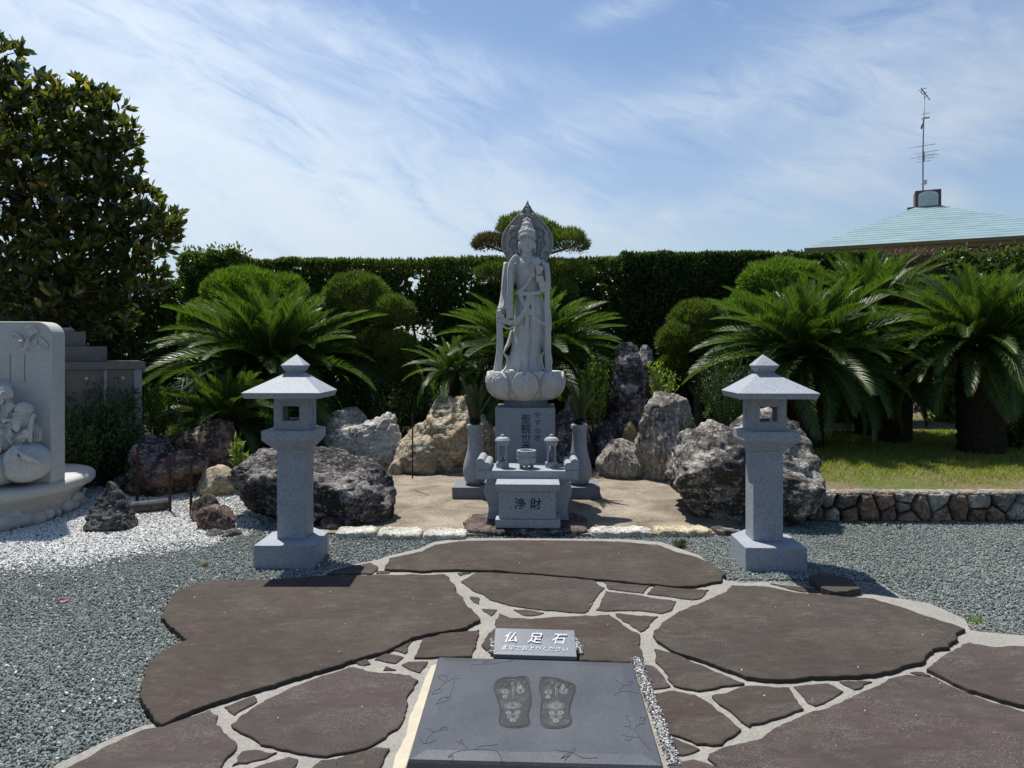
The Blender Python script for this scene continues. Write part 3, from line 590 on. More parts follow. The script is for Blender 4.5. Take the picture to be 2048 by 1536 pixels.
for k, f in enumerate((fo, fo2)):
    cx = sum(a for a, b in f)/len(f); cy = sum(b for a, b in f)/len(f)
    f2 = [(cx+(a-cx)*0.93, cy+(b-cy)*0.95) for a, b in f]
    x0, x1 = (722, 940) if k == 0 else (1040, 1255); yb = (480, 450) if k == 0 else (450, 490)
    toes = []
    for j in range(5):
        w = (x1-x0)/5; xa = x0+w*j; y0 = yb[0]+(yb[1]-yb[0])*(j+.5)/5
        toes.append(smooth_line(zl([(xa, y0+22), (xa+w*.1, y0+2), (xa+w*.5, y0-6), (xa+w*.9, y0+2), (xa+w, y0+22)])))
        toes.append(smooth_line(zl([(xa+4, y0+20), (xa+w*.5, y0+38), (xa+w-4, y0+20)])))
    o = carve('carved_footprint', [smooth_line(zl(f), closed=True)+[smooth_line(zl(f), closed=True)[0]], smooth_line(zl(f2), closed=True)+[smooth_line(zl(f2), closed=True)[0]]]+toes, 0.0021, M['groove'])
    sm_ = smooth_line(zl(f2), closed=True); bm = bmesh.new(); fc = bm.faces.new([bm.verts.new(onslab(u, v, .0005)) for u, v in sm_]); bmesh.ops.triangulate(bm, faces=[fc]); bmo('sole', bm, M['sole'], foot)
    # faint raised motifs inside the sole: wheel, stem, blossom
    mots = []
    for (mx, my, rx, ry) in ((cx, cy+38, 55, 24), (cx, cy+38, 36, 15), (cx, cy+110, 38, 20), (cx-52, cy-52, 24, 16), (cx+52, cy-60, 26, 22), (cx-30, cy+85, 16, 10), (cx+34, cy+82, 18, 12), (cx, cy+135, 20, 9), (cx+45, cy-85, 10, 18), (cx-55, cy-20, 14, 10)):
        for q_ in (1.0, .72, .45): mots.append(zl([(mx+rx*q_*math.cos(t)*(1+.12*math.cos(9*t)), my+ry*q_*math.sin(t)*(1+.12*math.cos(9*t))) for t in np.linspace(0, 2*math.pi, 40)]))
    mots += [zl([(cx-6, cy-110), (cx-2, cy-10)]), zl([(cx+6, cy-110), (cx+8, cy-10)]), zl([(cx-70, cy-20), (cx-30, cy-30)])]
    carve('carved_motif', mots, 0.0011, M['groove_pale'])
sprigs = [
 [[(480,448),(430,450),(370,480),(330,515)], [(440,450),(430,500),(410,560),(380,580)], [(330,430),(360,425),(388,435),(375,465),(350,450),(330,430)], [(290,545),(310,520),(345,515),(350,535),(290,545)], [(315,612),(350,575),(400,568),(412,582),(350,605),(315,612)]],
 [[(240,870),(270,820),(320,790),(385,762)], [(200,825),(215,850),(240,870),(290,862),(318,845)], [(262,765),(285,790),(310,795)], [(340,790),(350,770),(385,762),(395,775),(340,790)]],
 [[(395,950),(450,925),(560,912),(680,912),(740,930),(768,980)], [(445,855),(490,870),(530,905)], [(580,912),(620,890),(700,882),(738,875)], [(400,955),(430,945),(425,970)], [(470,880),(490,845),(500,870)]],
 [[(550,365),(600,355),(700,352),(800,335),(845,322)], [(625,320),(650,330),(635,350)], [(645,352),(678,325),(660,322)]],
 [[(1120,910),(1160,920),(1235,930),(1320,960),(1420,960)], [(1235,935),(1265,915),(1260,900),(1230,925)], [(1190,975),(1240,935)], [(1165,965),(1215,935),(1225,945),(1165,965)]],
 [[(1525,563),(1570,535),(1640,532),(1700,540)], [(1535,450),(1570,480),(1600,495),(1565,520),(1575,535)], [(1590,495),(1640,488),(1655,465),(1625,468)]],
 [[(1775,910),(1730,860),(1700,830),(1670,790),(1630,765),(1590,760)], [(1700,830),(1640,830),(1580,815)], [(1672,788),(1685,755),(1740,735)], [(1630,765),(1640,735),(1610,700),(1640,690)], [(1705,745),(1710,700),(1745,700),(1720,725)], [(1600,850),(1640,850),(1650,832)]],
]
for s in sprigs: carve('carved_sprig', [smooth_line(zl(l), 5) for l in s], 0.0010, M['groove'])
# pale stone strip on the left of the slab
pts = [G(x, y, .03) for x, y in [(877,1326),(862,1330),(848,1362),(836,1395),(820,1430),(812,1470),(790,1510),(780,1560),(800,1560),(818,1520)]]
o = slab('edging_stone', pts, 0.0, 0.03, flat('cream stone', (0.42, 0.38, 0.29), 0.8, var=0.12, scale=10, bump=0.4), seed=3, amp=0.003); tag(o, 'thin cream stone strip along the left edge of the footprint slab', 'edging stone')

def text_mesh(body, size, mat, extrude=0.0015, offset=0.012, shear=0.0, sx=1.0):
    cu = bpy.data.curves.new('lettering', 'FONT'); cu.body = body; cu.size = size; cu.extrude = extrude; cu.offset = offset*size; cu.shear = shear; cu.resolution_u = 3
    cu.align_x = 'CENTER'; cu.align_y = 'CENTER'; o = bpy.data.objects.new('lettering', cu); C.objects.link(o); bpy.context.view_layer.update()
    me = bpy.data.meshes.new_from_object(o.evaluated_get(bpy.context.evaluated_depsgraph_get())); bpy.data.objects.remove(o); bpy.data.curves.remove(cu)
    me.materials.clear(); me.materials.append(mat)
    for p in me.polygons: p.material_index = 0
    return me
FL, FR, BR, BL = G(986.6, 1308.5, .072), G(1153.6, 1313.5, .072), W(1149, 1260, 3.46), W(990.4, 1255.8, 3.46)
pc = (FL+FR+BR+BL)/4; pc.z = 0.03
plate = empty('name_plate', pc, 'small slanted polished granite plate with silver Japanese lettering behind the footprint slab', 'name plate')
bm = bmesh.new(); T2 = [p-pc for p in (FL, FR, BR, BL)]
loft(bm, [[(p.x, p.y, 0.0) for p in T2], [tuple(p-Vector((0, 0, .018))) for p in T2]]); bmo('plate_foot', bm, M['black_side'], plate)
bm = bmesh.new(); loft(bm, [[tuple(p-Vector((0, 0, .0175))) for p in T2], [tuple(p) for p in T2]]); bmo('plate_face', bm, granite('mid grey plate', (0.125, 0.14, 0.16), grain=400, stain_amt=0.0, contrast=0.25, rough=0.4), plate, bevel=0.002)
ex = (T2[1]-T2[0]).normalized(); ey = (T2[3]-T2[0]); ey = (ey-ex*ey.dot(ex)).normalized(); ez = ex.cross(ey)
def on_plane(me, origin, ex, ey, ez, name, parent, lift=0.001):
    o = obj(name, me, parent); o.matrix_local = Matrix(((ex.x, ey.x, ez.x, origin.x+ez.x*lift), (ex.y, ey.y, ez.y, origin.y+ez.y*lift), (ex.z, ey.z, ez.z, origin.z+ez.z*lift), (0, 0, 0, 1))); return o
def plate_pt(zx, zy): 
    u = (zx-711)/(1267-711); v = 1-(zy-93)/(275-93); return T2[0].lerp(T2[1], u).lerp(T2[3].lerp(T2[2], u), v)
for ch, zx in (('仏', 820), ('足', 985), ('石', 1150)):
    me = text_mesh(ch, 0.070, M['silver'], 0.0008, 0.010, 0.25); on_plane(me, plate_pt(zx, 162), ex, ey, ez, 'lettering', plate)
me = text_mesh('素足でお上りください', 0.0320, M['silver'], 0.0006, 0.002, 0.1); on_plane(me, plate_pt(987, 232), ex, ey, ez, 'lettering', plate)

# ------------------------------------------------------------------ stone lanterns
def plan(hw, side, back_hw, depth, y0):
    return [(-hw, y0), (hw, y0), (hw, y0+side), (back_hw, y0+depth), (-back_hw, y0+depth), (-hw, y0+side)]
def ringz(pl, z): return [(x, y, z) for x, y in pl]
def make_lantern(loc, rz, label, mirror):
    t = empty('stone_lantern', loc, label, 'stone lantern', 'pair of stone lanterns flanking the path', rz); m = M['granite_lantern']
    bm = bmesh.new(); pl = plan(.208, .36, .07, .50, 0.0); pi = plan(.205, .355, .068, .495, 0.003)
    loft(bm, [ringz(pl, 0), ringz(pl, .166), ringz(pi, .169)]); bmo('base', bm, m, t, bevel=0.002)
    bm = bmesh.new(); pl = plan(.104, .185, .035, .25, .17); loft(bm, [ringz(pl, .169), ringz(pl, .803)]); bmo('column', bm, m, t, bevel=0.003)
    bm = bmesh.new(); a = plan(.112, .195, .04, .262, .164); b = plan(.187, .30, .07, .42, .085)
    loft(bm, [ringz(a, .803), ringz(b, .883), ringz(b, .949)]); bmo('platform', bm, m, t, bevel=0.003)
    # fire box with real window openings, hollow
    pl = plan(.122, .20, .05, .28, .155); z0, z1 = .949, 1.184; th = .032
    bm = bmesh.new(); wx0, wx1, wz0, wz1 = -.062, .060, 1.012, 1.118
    yf = .155
    for (x0, x1, zz0, zz1) in ((-.122, wx0, z0, z1), (wx1, .122, z0, z1), (wx0, wx1, z0, wz0), (wx0, wx1, wz1, z1)): bx(bm, x0, x1, yf, yf+th, zz0, zz1)
    for s in (-1, 1):
        bx(bm, min(s*.122, s*(.122-th)), max(s*.122, s*(.122-th)), yf+th, .36, z0, z1)
    # back wall: half open
    s = -mirror
    bx(bm, -.09, .09, .40, .43, z0, wz0); bx(bm, -.09, .09, .40, .43, wz1, z1)
    bmo('fire_box', bm, m, t)
    fr = bmesh.new(); f = .010
    for (x0, x1, zz0, zz1) in ((wx0-.02, wx0-.02+f, wz0-.02, wz1+.02), (wx1+.02-f, wx1+.02, wz0-.02, wz1+.02), (wx0-.02+f, wx1+.02-f, wz0-.02, wz0-.02+f), (wx0-.02+f, wx1+.02-f, wz1+.02-f, wz1+.02)): bx(fr, x0, x1, yf-.004, yf+.002, zz0, zz1)
    bmo('window_frame', fr, m, t, bevel=0.001)
    # carved crescent on the inner side face
    cr = bmesh.new(); sx = mirror*.1222; pts = []
    for k in range(9): w = -1.2+2.4*k/8; pts.append((yf+.10+.030*math.cos(w), 1.065+.045*math.sin(w)))
    for k in range(7, 0, -1): w = -1.2+2.4*k/8; pts.append((yf+.093+.028*math.cos(w), 1.065+.041*math.sin(w)))
    loft(cr, [[(sx, y, z) for y, z in pts], [(sx+mirror*.001, y, z) for y, z in pts]]); bmo('crescent', cr, M['groove'], t)
    bm = bmesh.new(); e0 = plan(.258, .42, .09, .585, -.045); e1 = plan(.272, .445, .10, .615, -.062); tp = plan(.07, .115, .035, .16, .205); nk = plan(.068, .112, .033, .155, .207)
    loft(bm, [ringz(e0, 1.184), ringz(e1, 1.224), ringz(tp, 1.345), ringz(nk, 1.352)]); bmo('roof', bm, m, t, bevel=0.002)
    bm = bmesh.new(); a = plan(.052, .09, .026, .125, .222); b = plan(.086, .145, .04, .20, .187); 
    loft(bm, [ringz(a, 1.352), ringz(b, 1.408), [(x*.02, .29+(y-.29)*.02, 1.486) for x, y in b]]); bmo('finial', bm, m, t, bevel=0.0015)
    return t
p = G(567.3, 1140); make_lantern((p.x, p.y, 0), -0.005, 'grey granite lantern on the gravel left of the path, crescent on its right face', 1)
p = G(1553, 1145.5); make_lantern((p.x, p.y, 0), YAW, 'grey granite lantern right of the path, standing before the big two-lobed boulder', -1)

# ------------------------------------------------------------------ altar, offering box, vases, pedestal
MX = X(1055.5, 5.75)
def mon(px, d): return X(px, d)
RZ = YAW
# offering box
t = empty('offering_box', (X(1055.5, 5.74), 5.74, 0.058), 'grey granite offering box with two black characters in front of the altar', 'offering box', rz=RZ); m = M['granite']
k = 5.74/FPX
box('plinth', -65*k, 65*k, 0, .30, 0, 17*k, m, t); box('box_body', -58*k, 56*k, .018, .28, 17*k, 72*k, m, t)
bm = bmesh.new(); loft(bm, [[(-59*k, .012, 72*k), (57.5*k, .012, 72*k), (57.5*k, .29, 72*k), (-59*k, .29, 72*k)], [(-65*k, 0, 75*k), (64*k, 0, 75*k), (64*k, .30, 75*k), (-65*k, .30, 75*k)], [(-65*k, 0, 88*k), (64*k, 0, 88*k), (64*k, .30, 88*k), (-65*k, .30, 88*k)]]); bmo('lid', bm, m, t, bevel=0.003)
for ch, px in (('浄', 1039.5), ('財', 1071)):
    me = text_mesh(ch, 0.098, M['ink'], 0.0006, 0.014, 0.05); o = obj('lettering', me, t, ((px-1055.5)*k, .0172, (1057-1010.5)*k), (R(90), 0, 0))
# altar table
D = 6.0; k = D/FPX; c0 = X(1055.5, D)
t = empty('altar_table', (c0, D, 0.058), 'grey granite altar table on curved legs behind the offering box', 'altar table', rz=RZ); zb = Z(1040, D)
def sleg(s):
    prof = []   # outer outline in px relative to centre (x outward), y px
    for xo, y in ((-77, 957), (-81, 958.5), (-85, 966), (-87.5, 976), (-88, 985), (-86, 994), (-82, 1003), (-79.5, 1012), (-79, 1020), (-80.5, 1030), (-83, 1040)): prof.append((xo, y))
    inn = [(-48, 1040), (-48, 1020), (-46, 1003), (-44, 990), (-44, 970), (-47, 957)]
    pts = [(x*-s*k, (1040-y)*k) for x, y in prof+inn]
    bm = bmesh.new(); loft(bm, [[(x, .03, z) for x, z in pts], [(x, .36, z) for x, z in pts]]); return bm
for s in (-1, 1): bmo('leg', sleg(s), m, t, bevel=0.004, smooth=False)
ztop = (1040-940)*k; zt0 = (1040-957.5)*k
box('tabletop', -103*k, 101*k, 0, .40, zt0, ztop, m, t, bevel=0.003)
for s in (-1, 1):
    bm = bmesh.new(); prof = []
    # stepped scroll: two overlapping rolls
    a = [(-103, 0)]+[(-95.5+8.5*math.cos(w), 15+8.5*math.sin(w)) for w in np.linspace(R(190), R(25), 9)]+[(-83+9*math.cos(w), 7.5+8.5*math.sin(w)) for w in np.linspace(R(110), R(-40), 9)]+[(-76, 0)]
    pts = [(x*-s*k*(0.985 if s > 0 else 1), ztop+z*k) for x, z in a]
    loft(bm, [[(x, .012, z) for x, z in pts], [(x, .385, z) for x, z in pts]]); bmo('scroll_end', bm, m, t, bevel=0.002)
tz = 0.058+ztop
def tl(px, label):
    D2 = 6.18; k = D2/FPX
    t = empty('candle_lantern', (X(px, D2), D2, tz), label, 'candle lantern', 'pair of candle lanterns on the altar', RZ)
    bm = bmesh.new(); lathe(bm, [(13*k, 0), (13*k, 9*k), (11*k, 11.5*k)], 24); bmo('base', bm, m, t, bevel=0.0015)
    for i in range(4):
        w = R(45+90*i); x, y = 10.5*k*math.cos(w), 10.5*k*math.sin(w); bm = bmesh.new(); bx(bm, x-1.4*k, x+1.4*k, y-1.4*k, y+1.4*k, 11.3*k, 45*k); bmo('post', bm, m, t)
    bm = bmesh.new(); lathe(bm, [(8.6*k, 12*k), (8.6*k, 44*k)], 24); bmo('glass_cylinder', bm, M['glass'], t, smooth=True)
    bm = bmesh.new(); lathe(bm, [(11.5*k, 44*k), (12*k, 52*k), (15*k, 53*k), (15*k, 54.5*k), (12*k, 59*k), (4*k, 61.5*k), (2.2*k, 62*k), (4*k, 64*k), (2.5*k, 66*k), (.2*k, 66.5*k)], 28); bmo('cap', bm, m, t, smooth=False, bevel=0.001)
    bm = bmesh.new(); lathe(bm, [(2.2*k, 11.6*k), (2.2*k, 24*k), (.3*k, 24.3*k)], 12); bmo('candle', bm, M['groove_pale'], t)
tl(1005, 'small stone candle lantern with glass on the left of the altar table'); tl(1103, 'small stone candle lantern with glass on the right of the altar table')
D2 = 6.14; k = D2/FPX; t = empty('incense_burner', (X(1053, D2), D2, tz), 'round stone incense bowl on three feet in the middle of the altar table', 'incense burner', rz=RZ)
bm = bmesh.new(); lathe(bm, [(6*k, 5*k), (13*k, 6.5*k), (18*k, 12*k), (19.5*k, 19*k), (19.3*k, 22*k), (17.8*k, 23*k), (17.8*k, 24.3*k), (19.6*k, 25.5*k), (19.6*k, 35*k), (18.8*k, 36*k), (14.5*k, 36*k), (14*k, 35*k), (14*k, 31*k), (.5*k, 31*k)], 48); bmo('bowl', bm, m, t, bevel=0.001)
bm = bmesh.new(); lathe(bm, [(13.6*k, 30*k), (13.6*k, 32*k), (6*k, 33*k), (.3*k, 33*k)], 24); bmo('ash', bm, M['ash'], t)
for i in range(3):
    w = R(-90+120*i); bm = bmesh.new(); x, y = 12*k*math.cos(w), 12*k*math.sin(w); bx(bm, x-3.6*k, x+3.6*k, y-3*k, y+3*k, 0, 9*k); bmo('foot', bm, m, t, bevel=0.002)
# pedestal
D = 6.66; k = D/FPX; t = empty('statue_pedestal', (X(1050.5, D), D, 0.03), 'tall square grey granite pedestal with black vertical lettering under the statue', 'pedestal', rz=RZ)
hb = Z(816, D)-0.03
box('pedestal_block', -60*k, 60*k, 0, .55, 0, hb, M['granite_dark'], t, bevel=0.003)
def pchar(ch, px, py, size):
    obj('lettering', text_mesh(ch, size, M['ink'], 0.0006, 0.010, 0.03), t, ((px-1050.5)*k, -.0008, Z(py, D)-0.03), (R(90), 0, 0))
for i, ch in enumerate('聖観世音'): pchar(ch, 1051.7, 839.5+i*19.6, .098)
for i, ch in enumerate('やすらぎ'): pchar(ch, 1075, 831+i*15.2, .064)
bm = bmesh.new(); lathe(bm, [(.212, 0), (.212, .012), (.214, .012), (.214, .09)], 48, 0, .275); bmo('collar', bm, M['granite_plinth'], t, loc=(0, 0, hb))
# vases
def vase(px, s, label, label2):
    D = 7.02; k = D/FPX
    t = empty('flower_vase', (X(px, D), D, 0.03), label, 'vase', 'pair of stone flower vases', RZ)
    box('vase_plinth', (-43 if s < 0 else -43)*k, (39 if s > 0 else 43)*k, 0, .40, 0, 23*k, M['granite_plinth'], t, bevel=0.003)
    D3 = 7.2; k = D3/FPX; cy = .2; z0 = 23*D/FPX
    prof = [(.0001, 0), (15, 0), (17.5, 2), (21, 9), (24, 20), (24.5, 30), (23, 42), (19, 56), (16.2, 68), (14.8, 82), (14.2, 96), (14.6, 110), (14.8, 111), (16.6, 112.5), (17, 120), (16.4, 121.2), (12, 121.2), (11.4, 118), (11, 100), (.0001, 99)]
    bm = bmesh.new(); lathe(bm, [(r*k, z*k*.985) for r, z in prof], 48, 0, cy, False); bmo('vase_body', bm, m, t, loc=(0, 0, z0), smooth=True)
    for q in t.children:
        if q.name.startswith('vase_body'):
            md = q.modifiers.new('e', 'EDGE_SPLIT'); md.split_angle = R(40)
    bm = bmesh.new(); lathe(bm, [(7*k, 100*k), (10*k, 118*k), (11.5*k, 130*k), (11*k, 130*k), (9.5*k, 118*k), (6.5*k, 101*k)], 20, 0, cy, False); bmo('plastic_cup', bm, M['glass'], t, loc=(0, 0, z0), smooth=True)
    return X(px, D), D+cy, 0.03+z0+118*k
V1 = vase(947, -1, 'grey granite vase on a dark plinth left of the altar, holding cut fronds', 0)
V2 = vase(1161, 1, 'grey granite vase on a dark plinth right of the altar, holding cut fronds', 0)

# ------------------------------------------------------------------ boulders
def rock_mesh(name, lobes, half, mat, seed=0, sub=5, cuts=14, rough=0.11, fine=0.03, strata=None, cut_h=(0.72, 0.97), taper=0.0, lean=0.0, boxy=0):
    bm = bmesh.new(); bmesh.ops.create_icosphere(bm, subdivisions=sub, radius=1.0); bm.verts.ensure_lookup_table()
    U = np.array([v.co[:] for v in bm.verts]); F = np.array([[v.index for v in f.verts] for f in bm.faces]); bm.free()
    U /= np.linalg.norm(U, axis=1)[:, None]
    r = np.zeros(len(U))
    for (cx, cy, cz, rx, ry, rz) in lobes:      # farthest exit of each ray from the origin
        S = np.array([rx, ry, rz]); d = U/S; o = -np.array([cx, cy, cz])/S
        a = (d*d).sum(1); b = (d*o).sum(1); c = (o*o).sum()-1; disc = b*b-a*c
        tt = np.where(disc > 0, (-b+np.sqrt(np.maximum(disc, 0)))/a, 0); r = np.maximum(r, tt)
    if boxy: r = 1.0/((np.abs(U)**boxy).sum(1)**(1.0/boxy))
    P = U*r[:, None]
    rg = np.random.default_rng(seed+100); nd = rg.normal(size=(cuts, 3)); nd /= np.linalg.norm(nd, axis=1)[:, None]
    for n in nd:
        sup = (P@n).max(); hgt = rg.uniform(*cut_h)*sup; ex = np.maximum(P@n-hgt, 0); P = P-n*(ex*0.9)[:, None]
    if taper: k_ = 1-taper*np.clip((P[:, 2]+1)/2, 0, 1)**.9; P[:, 0] = P[:, 0]*k_+lean*(P[:, 2]+1)/2; P[:, 1] *= k_
    H = np.array(half); P = P*H; sc = float(np.mean(H)); sv_ = Vector((seed*3.1, seed*1.7, seed*0.9))
    N_ = U/ H; N_ /= np.linalg.norm(N_, axis=1)[:, None]
    out = np.empty_like(P)
    st = strata
    for i in range(len(P)):
        p = Vector(P[i]); q = p*(1.25/sc)+sv_
        dsp = (mn.ridged_multi_fractal(q*0.9, 1.0, 2.1, 5, 1.0, 2.0)-1.1)*rough*0.55+mn.noise(q*0.7)*rough*1.1
        dsp += (mn.fractal(q*4.5, 0.9, 2.1, 4))*fine*1.1
        if st:
            s = p.dot(Vector(st[0]))*st[1]+mn.noise(q*1.3)*1.6+mn.noise(q*4)*0.35
            fr = s-math.floor(s); dsp += (min(fr*1.3, 1)-fr*fr*0.6)*st[2]
        out[i] = P[i]+N_[i]*dsp*sc
    return npmesh(name, out, F, mat, True)
# ------------------------------------------------------------------ curb stones and stepping rock
CURB = [((668,748),(1050,1070),0,'pale curb stone at the left end of the concrete pad edge'), ((752,841),(1052,1073),0,'pale curb stone between two others left of the offering box'), ((845,932),(1054,1074),0,'pale curb stone touching the brown rock left of the offering box'),
        ((1182,1308),(1051,1068),0,'long white curb stone right of the offering box'), ((1314,1428),(1049,1067),1,'long yellowish curb stone near the big right boulder'), ((1432,1486),(1050,1066),2,'small grey curb stone against the big right boulder')]
mc = [rockmat('cream curb stone', (0.70, 0.67, 0.57), (0.26, 0.22, 0.16), 0.12, 0.5, (1, 1, 2), scale=2), rockmat('yellow curb stone', (0.68, 0.58, 0.38), (0.26, 0.20, 0.12), 0.12, 0.3, (1, 1, 2), scale=2), M['rock_grey']]
for i, ((x0, x1), (y0, y1), mi, lab) in enumerate(CURB):
    a, b, f = G(x0, y1-4, .055), G(x1, y1-4, .055), G((x0+x1)/2, y0+1, .06); half = ((b.x-a.x)/2, max(.05, (f.y-a.y)/2), .062)
    me = rock_mesh('curb_stone', [(0, 0, 0, 1, 1, 1)], half, mc[mi], 40+i, sub=5, cuts=6, cut_h=(.93, .99), rough=.09, fine=.07, boxy=7)
    o = obj('curb_stone', me, None, ((a.x+b.x)/2, (a.y+f.y)/2, .0)); tag(o, lab, 'curb stone', 'curb stones along the concrete pad')
def rockslab(name, px, z, mat, lab, seed):
    o = slab(name, [G(x, y, z) for x, y in px], 0, z, mat, seed=seed, amp=0.02, step=0.05, bev=0.014); tag(o, lab, 'stone'); return o
rockslab('step_stone', [(926,1042),(945,1028),(1000,1022),(1030,1040),(985,1046),(982,1062),(935,1060)], .056, M['rock_plum'], 'brown rough rock under the left altar leg', 61)
rockslab('step_stone', [(1070,1030),(1150,1024),(1172,1036),(1168,1044),(1178,1060),(1150,1063),(1128,1050),(1110,1052)], .055, M['rock_plum'], 'brown rough rock under the right altar leg', 72)
rockslab('step_stone', [(980,1050),(1010,1044),(1110,1044),(1150,1056),(1148,1062),(1060,1064),(984,1063)], .053, M['rock_black'], 'dark flat rock carrying the offering box', 83)

def rock(label, x0, x1, yt, yb, d, depth, mat, seed, lobes=None, group=None, fix=False, **kw):
    """boulder whose outline spans the given photograph box at distance d (its middle)"""
    if yb < 1000 and not fix: d = (CH-0.03)*FPX/(yb-HY)+depth*0.40
    z1 = Z(yt, d); zb = -0.02-0.26*z1
    xc, w = X((x0+x1)/2, d), (x1-x0)/FPX*d/2; half = (w, depth/2, (z1-zb)/2)
    lobes = lobes or [(0, 0, 0, 1, 1, 1)]
    me = rock_mesh('rock', lobes, half, mat, seed, **kw)
    # make the outline meet the box
    V = np.empty(len(me.vertices)*3, np.float32); me.vertices.foreach_get('co', V); V = V.reshape(-1, 3)
    for a in (0, 2):
        lo, hi = V[:, a].min(), V[:, a].max(); V[:, a] = (V[:, a]-lo)/(hi-lo)*2*half[a]-half[a]
    me.vertices.foreach_set('co', V.ravel()); me.update()
    o = obj('boulder', me, None, (xc, d, (z1+zb)/2)); tag(o, label, 'boulder', group or 'boulders around the planting'); return o
ST = lambda v, n, a: (v, n, a)
rock('broad black lichen boulder low behind the left lantern', 452, 796, 885, 1086, 6.35, 1.15, M['rock_black'], 1, [(0, 0, -.15, 1, 1, 1.0), (.35, 0, -.35, .68, .9, .72), (-.45, 0, -.3, .55, .9, .8)], sub=6, rough=.11, fine=.07, cuts=16, cut_h=(.66, .92), strata=ST((0.4, 0.2, 0.85), 8, .05))
rock('large two-lobed grey boulder behind the right lantern', 1334, 1618, 814, 1082, 6.45, 1.25, M['rock_grey'], 2, [(-.42, 0, -.1, .58, 1, .93), (.40, 0, 0, .60, 1, 1.0), (-.2, 0, -.45, .82, 1, .75), (.3, 0, -.5, .72, 1, .7)], sub=6, rough=.10, fine=.055, cuts=18, cut_h=(.68, .92), strata=ST((0.5, 0.1, 0.85), 9, .05))
rock('sloping white layered rock with a broken dark end, right of the left lantern', 652, 814, 824, 945, 7.5, .9, M['rock_white'], 3, [(.1, 0, 0, .85, 1, 1), (-.5, 0, .1, .5, .8, .6)], sub=6, rough=.10, fine=.04, strata=ST((-0.45, 0.1, 0.9), 14, .06), cuts=18, cut_h=(.6, .9))
rock('white flat-topped rock tucked behind the layered rock', 640, 750, 814, 900, 9.5, .8, M['rock_white'], 4, fix=True, strata=ST((-0.2, 0.1, 1), 12, .05), cuts=16, cut_h=(.65, .9))
rock('large tan boulder with wrinkled top left of the pedestal', 800, 992, 787, 945, 8.0, 1.0, M['rock_tan'], 5, [(.15, 0, -.1, .6, 1, 1.1), (-.4, 0, -.4, .6, .9, .7), (.7, 0, -.3, .32, .8, .8)], sub=6, rough=.13, fine=.05, cuts=16, strata=ST((0.5, 0.2, .8), 7, .05))
rock('low tan rock with a dark ragged lip at the pad edge', 782, 902, 868, 948, 7.55, .6, M['rock_tan'], 6, [(0, 0, 0, 1, 1, 1), (.4, 0, -.3, .6, 1, .8)], rough=.14, fine=.06, cuts=16, strata=ST((0, 0.1, 1), 6, .06))
rock('small rounded rock between the layered rock and the pad', 776, 808, 920, 950, 7.2, .25, M['rock_tan'], 7, sub=4)
rock('grey mottled boulder right behind the pedestal', 1098, 1192, 775, 940, 8.1, .7, M['rock_tall'], 8, [(0, 0, -.2, 1, 1, .9), (.1, 0, .3, .6, .8, .75)])
rock('tall dark twin-peaked standing rock', 1200, 1318, 684, 885, 9.3, .7, M['rock_tall'], 9, fix=True, lobes= [(-.12, 0, .25, .66, .85, .75), (.55, 0, .35, .45, .7, .66), (-.25, 0, -.4, .78, 1, .65), (.3, 0, -.2, .7, .9, .7)], sub=6, rough=.12, fine=.06, cuts=7, cut_h=(.85, .98))
rock('upright pale rock with vertical flutes beside the standing rock', 1268, 1396, 782, 965, 7.7, .75, M['rock_striped'], 10, [(0, 0, 0, 1, 1, 1), (-.5, 0, -.2, .5, .8, 1), (.4, 0, .1, .6, .9, .85)], sub=6, rough=.08, fine=.04, cuts=16, strata=ST((0.97, -0.3, 0.12), 16, .05), cut_h=(.62, .9))
rock('low weathered rock at the right rim of the concrete pad', 1190, 1296, 876, 958, 7.6, .6, M['rock_striped'], 11, rough=.12, fine=.05, cuts=14)
rock('small yellow rock between standing rock and fluted rock', 1243, 1282, 842, 890, 8.9, .3, M['rock_yellow'], 12, fix=True, sub=4)
rock('tiny yellow stone at the foot of the fluted rock', 1262, 1300, 933, 950, 7.25, .16, M['rock_yellow'], 13, sub=3)
rock('small brown stone beside the tiny yellow one', 1292, 1318, 936, 956, 7.15, .16, M['rock_brown'], 14, sub=3)
rock('dark little rock at the foot of the standing rock', 1185, 1246, 840, 900, 9.0, .4, M['rock_tall'], 15, fix=True, sub=4)
rock('reddish brown boulder with a pale patch behind the rusty posts', 272, 424, 899, 990, 7.5, .8, M['rock_brown'], 16, [(0, 0, -.1, 1, 1, 1), (.4, 0, 0, .6, .9, .8)], rough=.14, fine=.06)
rock('long dark root-like rock at the foot of the left shrubs', 212, 345, 868, 985, 8.0, .7, M['rock_black'], 17, [(.35, 0, .2, .65, .9, .75), (-.35, 0, -.45, .65, .7, .5)], rough=.16, fine=.06)
rock('dark shaded rock bank under the cycad fronds', 335, 500, 836, 965, 8.0, .9, M['rock_brown'], 18, rough=.15, fine=.06)
rock('pale lichen stone beside the black boulder', 400, 478, 930, 988, 7.0, .4, M['rock_tan'], 19, sub=4)
rock('small orange-brown stone at the edge of the white gravel', 255, 312, 955, 988, 7.4, .35, M['rock_brown'], 20, sub=4)
rock('low brown edging rock left of the black boulder', 390, 478, 1010, 1076, 5.95, .35, M['rock_brown'], 21, [(0, 0, 0, 1, 1, 1)], cuts=22, cut_h=(.55, .85), fine=.05)
rock('second brown edging rock, nearest the posts', 388, 440, 985, 1050, 6.3, .35, M['rock_brown'], 22, cuts=20, cut_h=(.6, .85), sub=4)
rock('rounded grey cobble in front of the edging rocks', 412, 448, 1058, 1080, 5.75, .16, M['rock_slate'], 23, sub=4, cuts=4)
rock('bigger rounded cobble in front of the black boulder', 447, 482, 1058, 1082, 5.72, .17, M['rock_slate'], 24, sub=4, cuts=4)
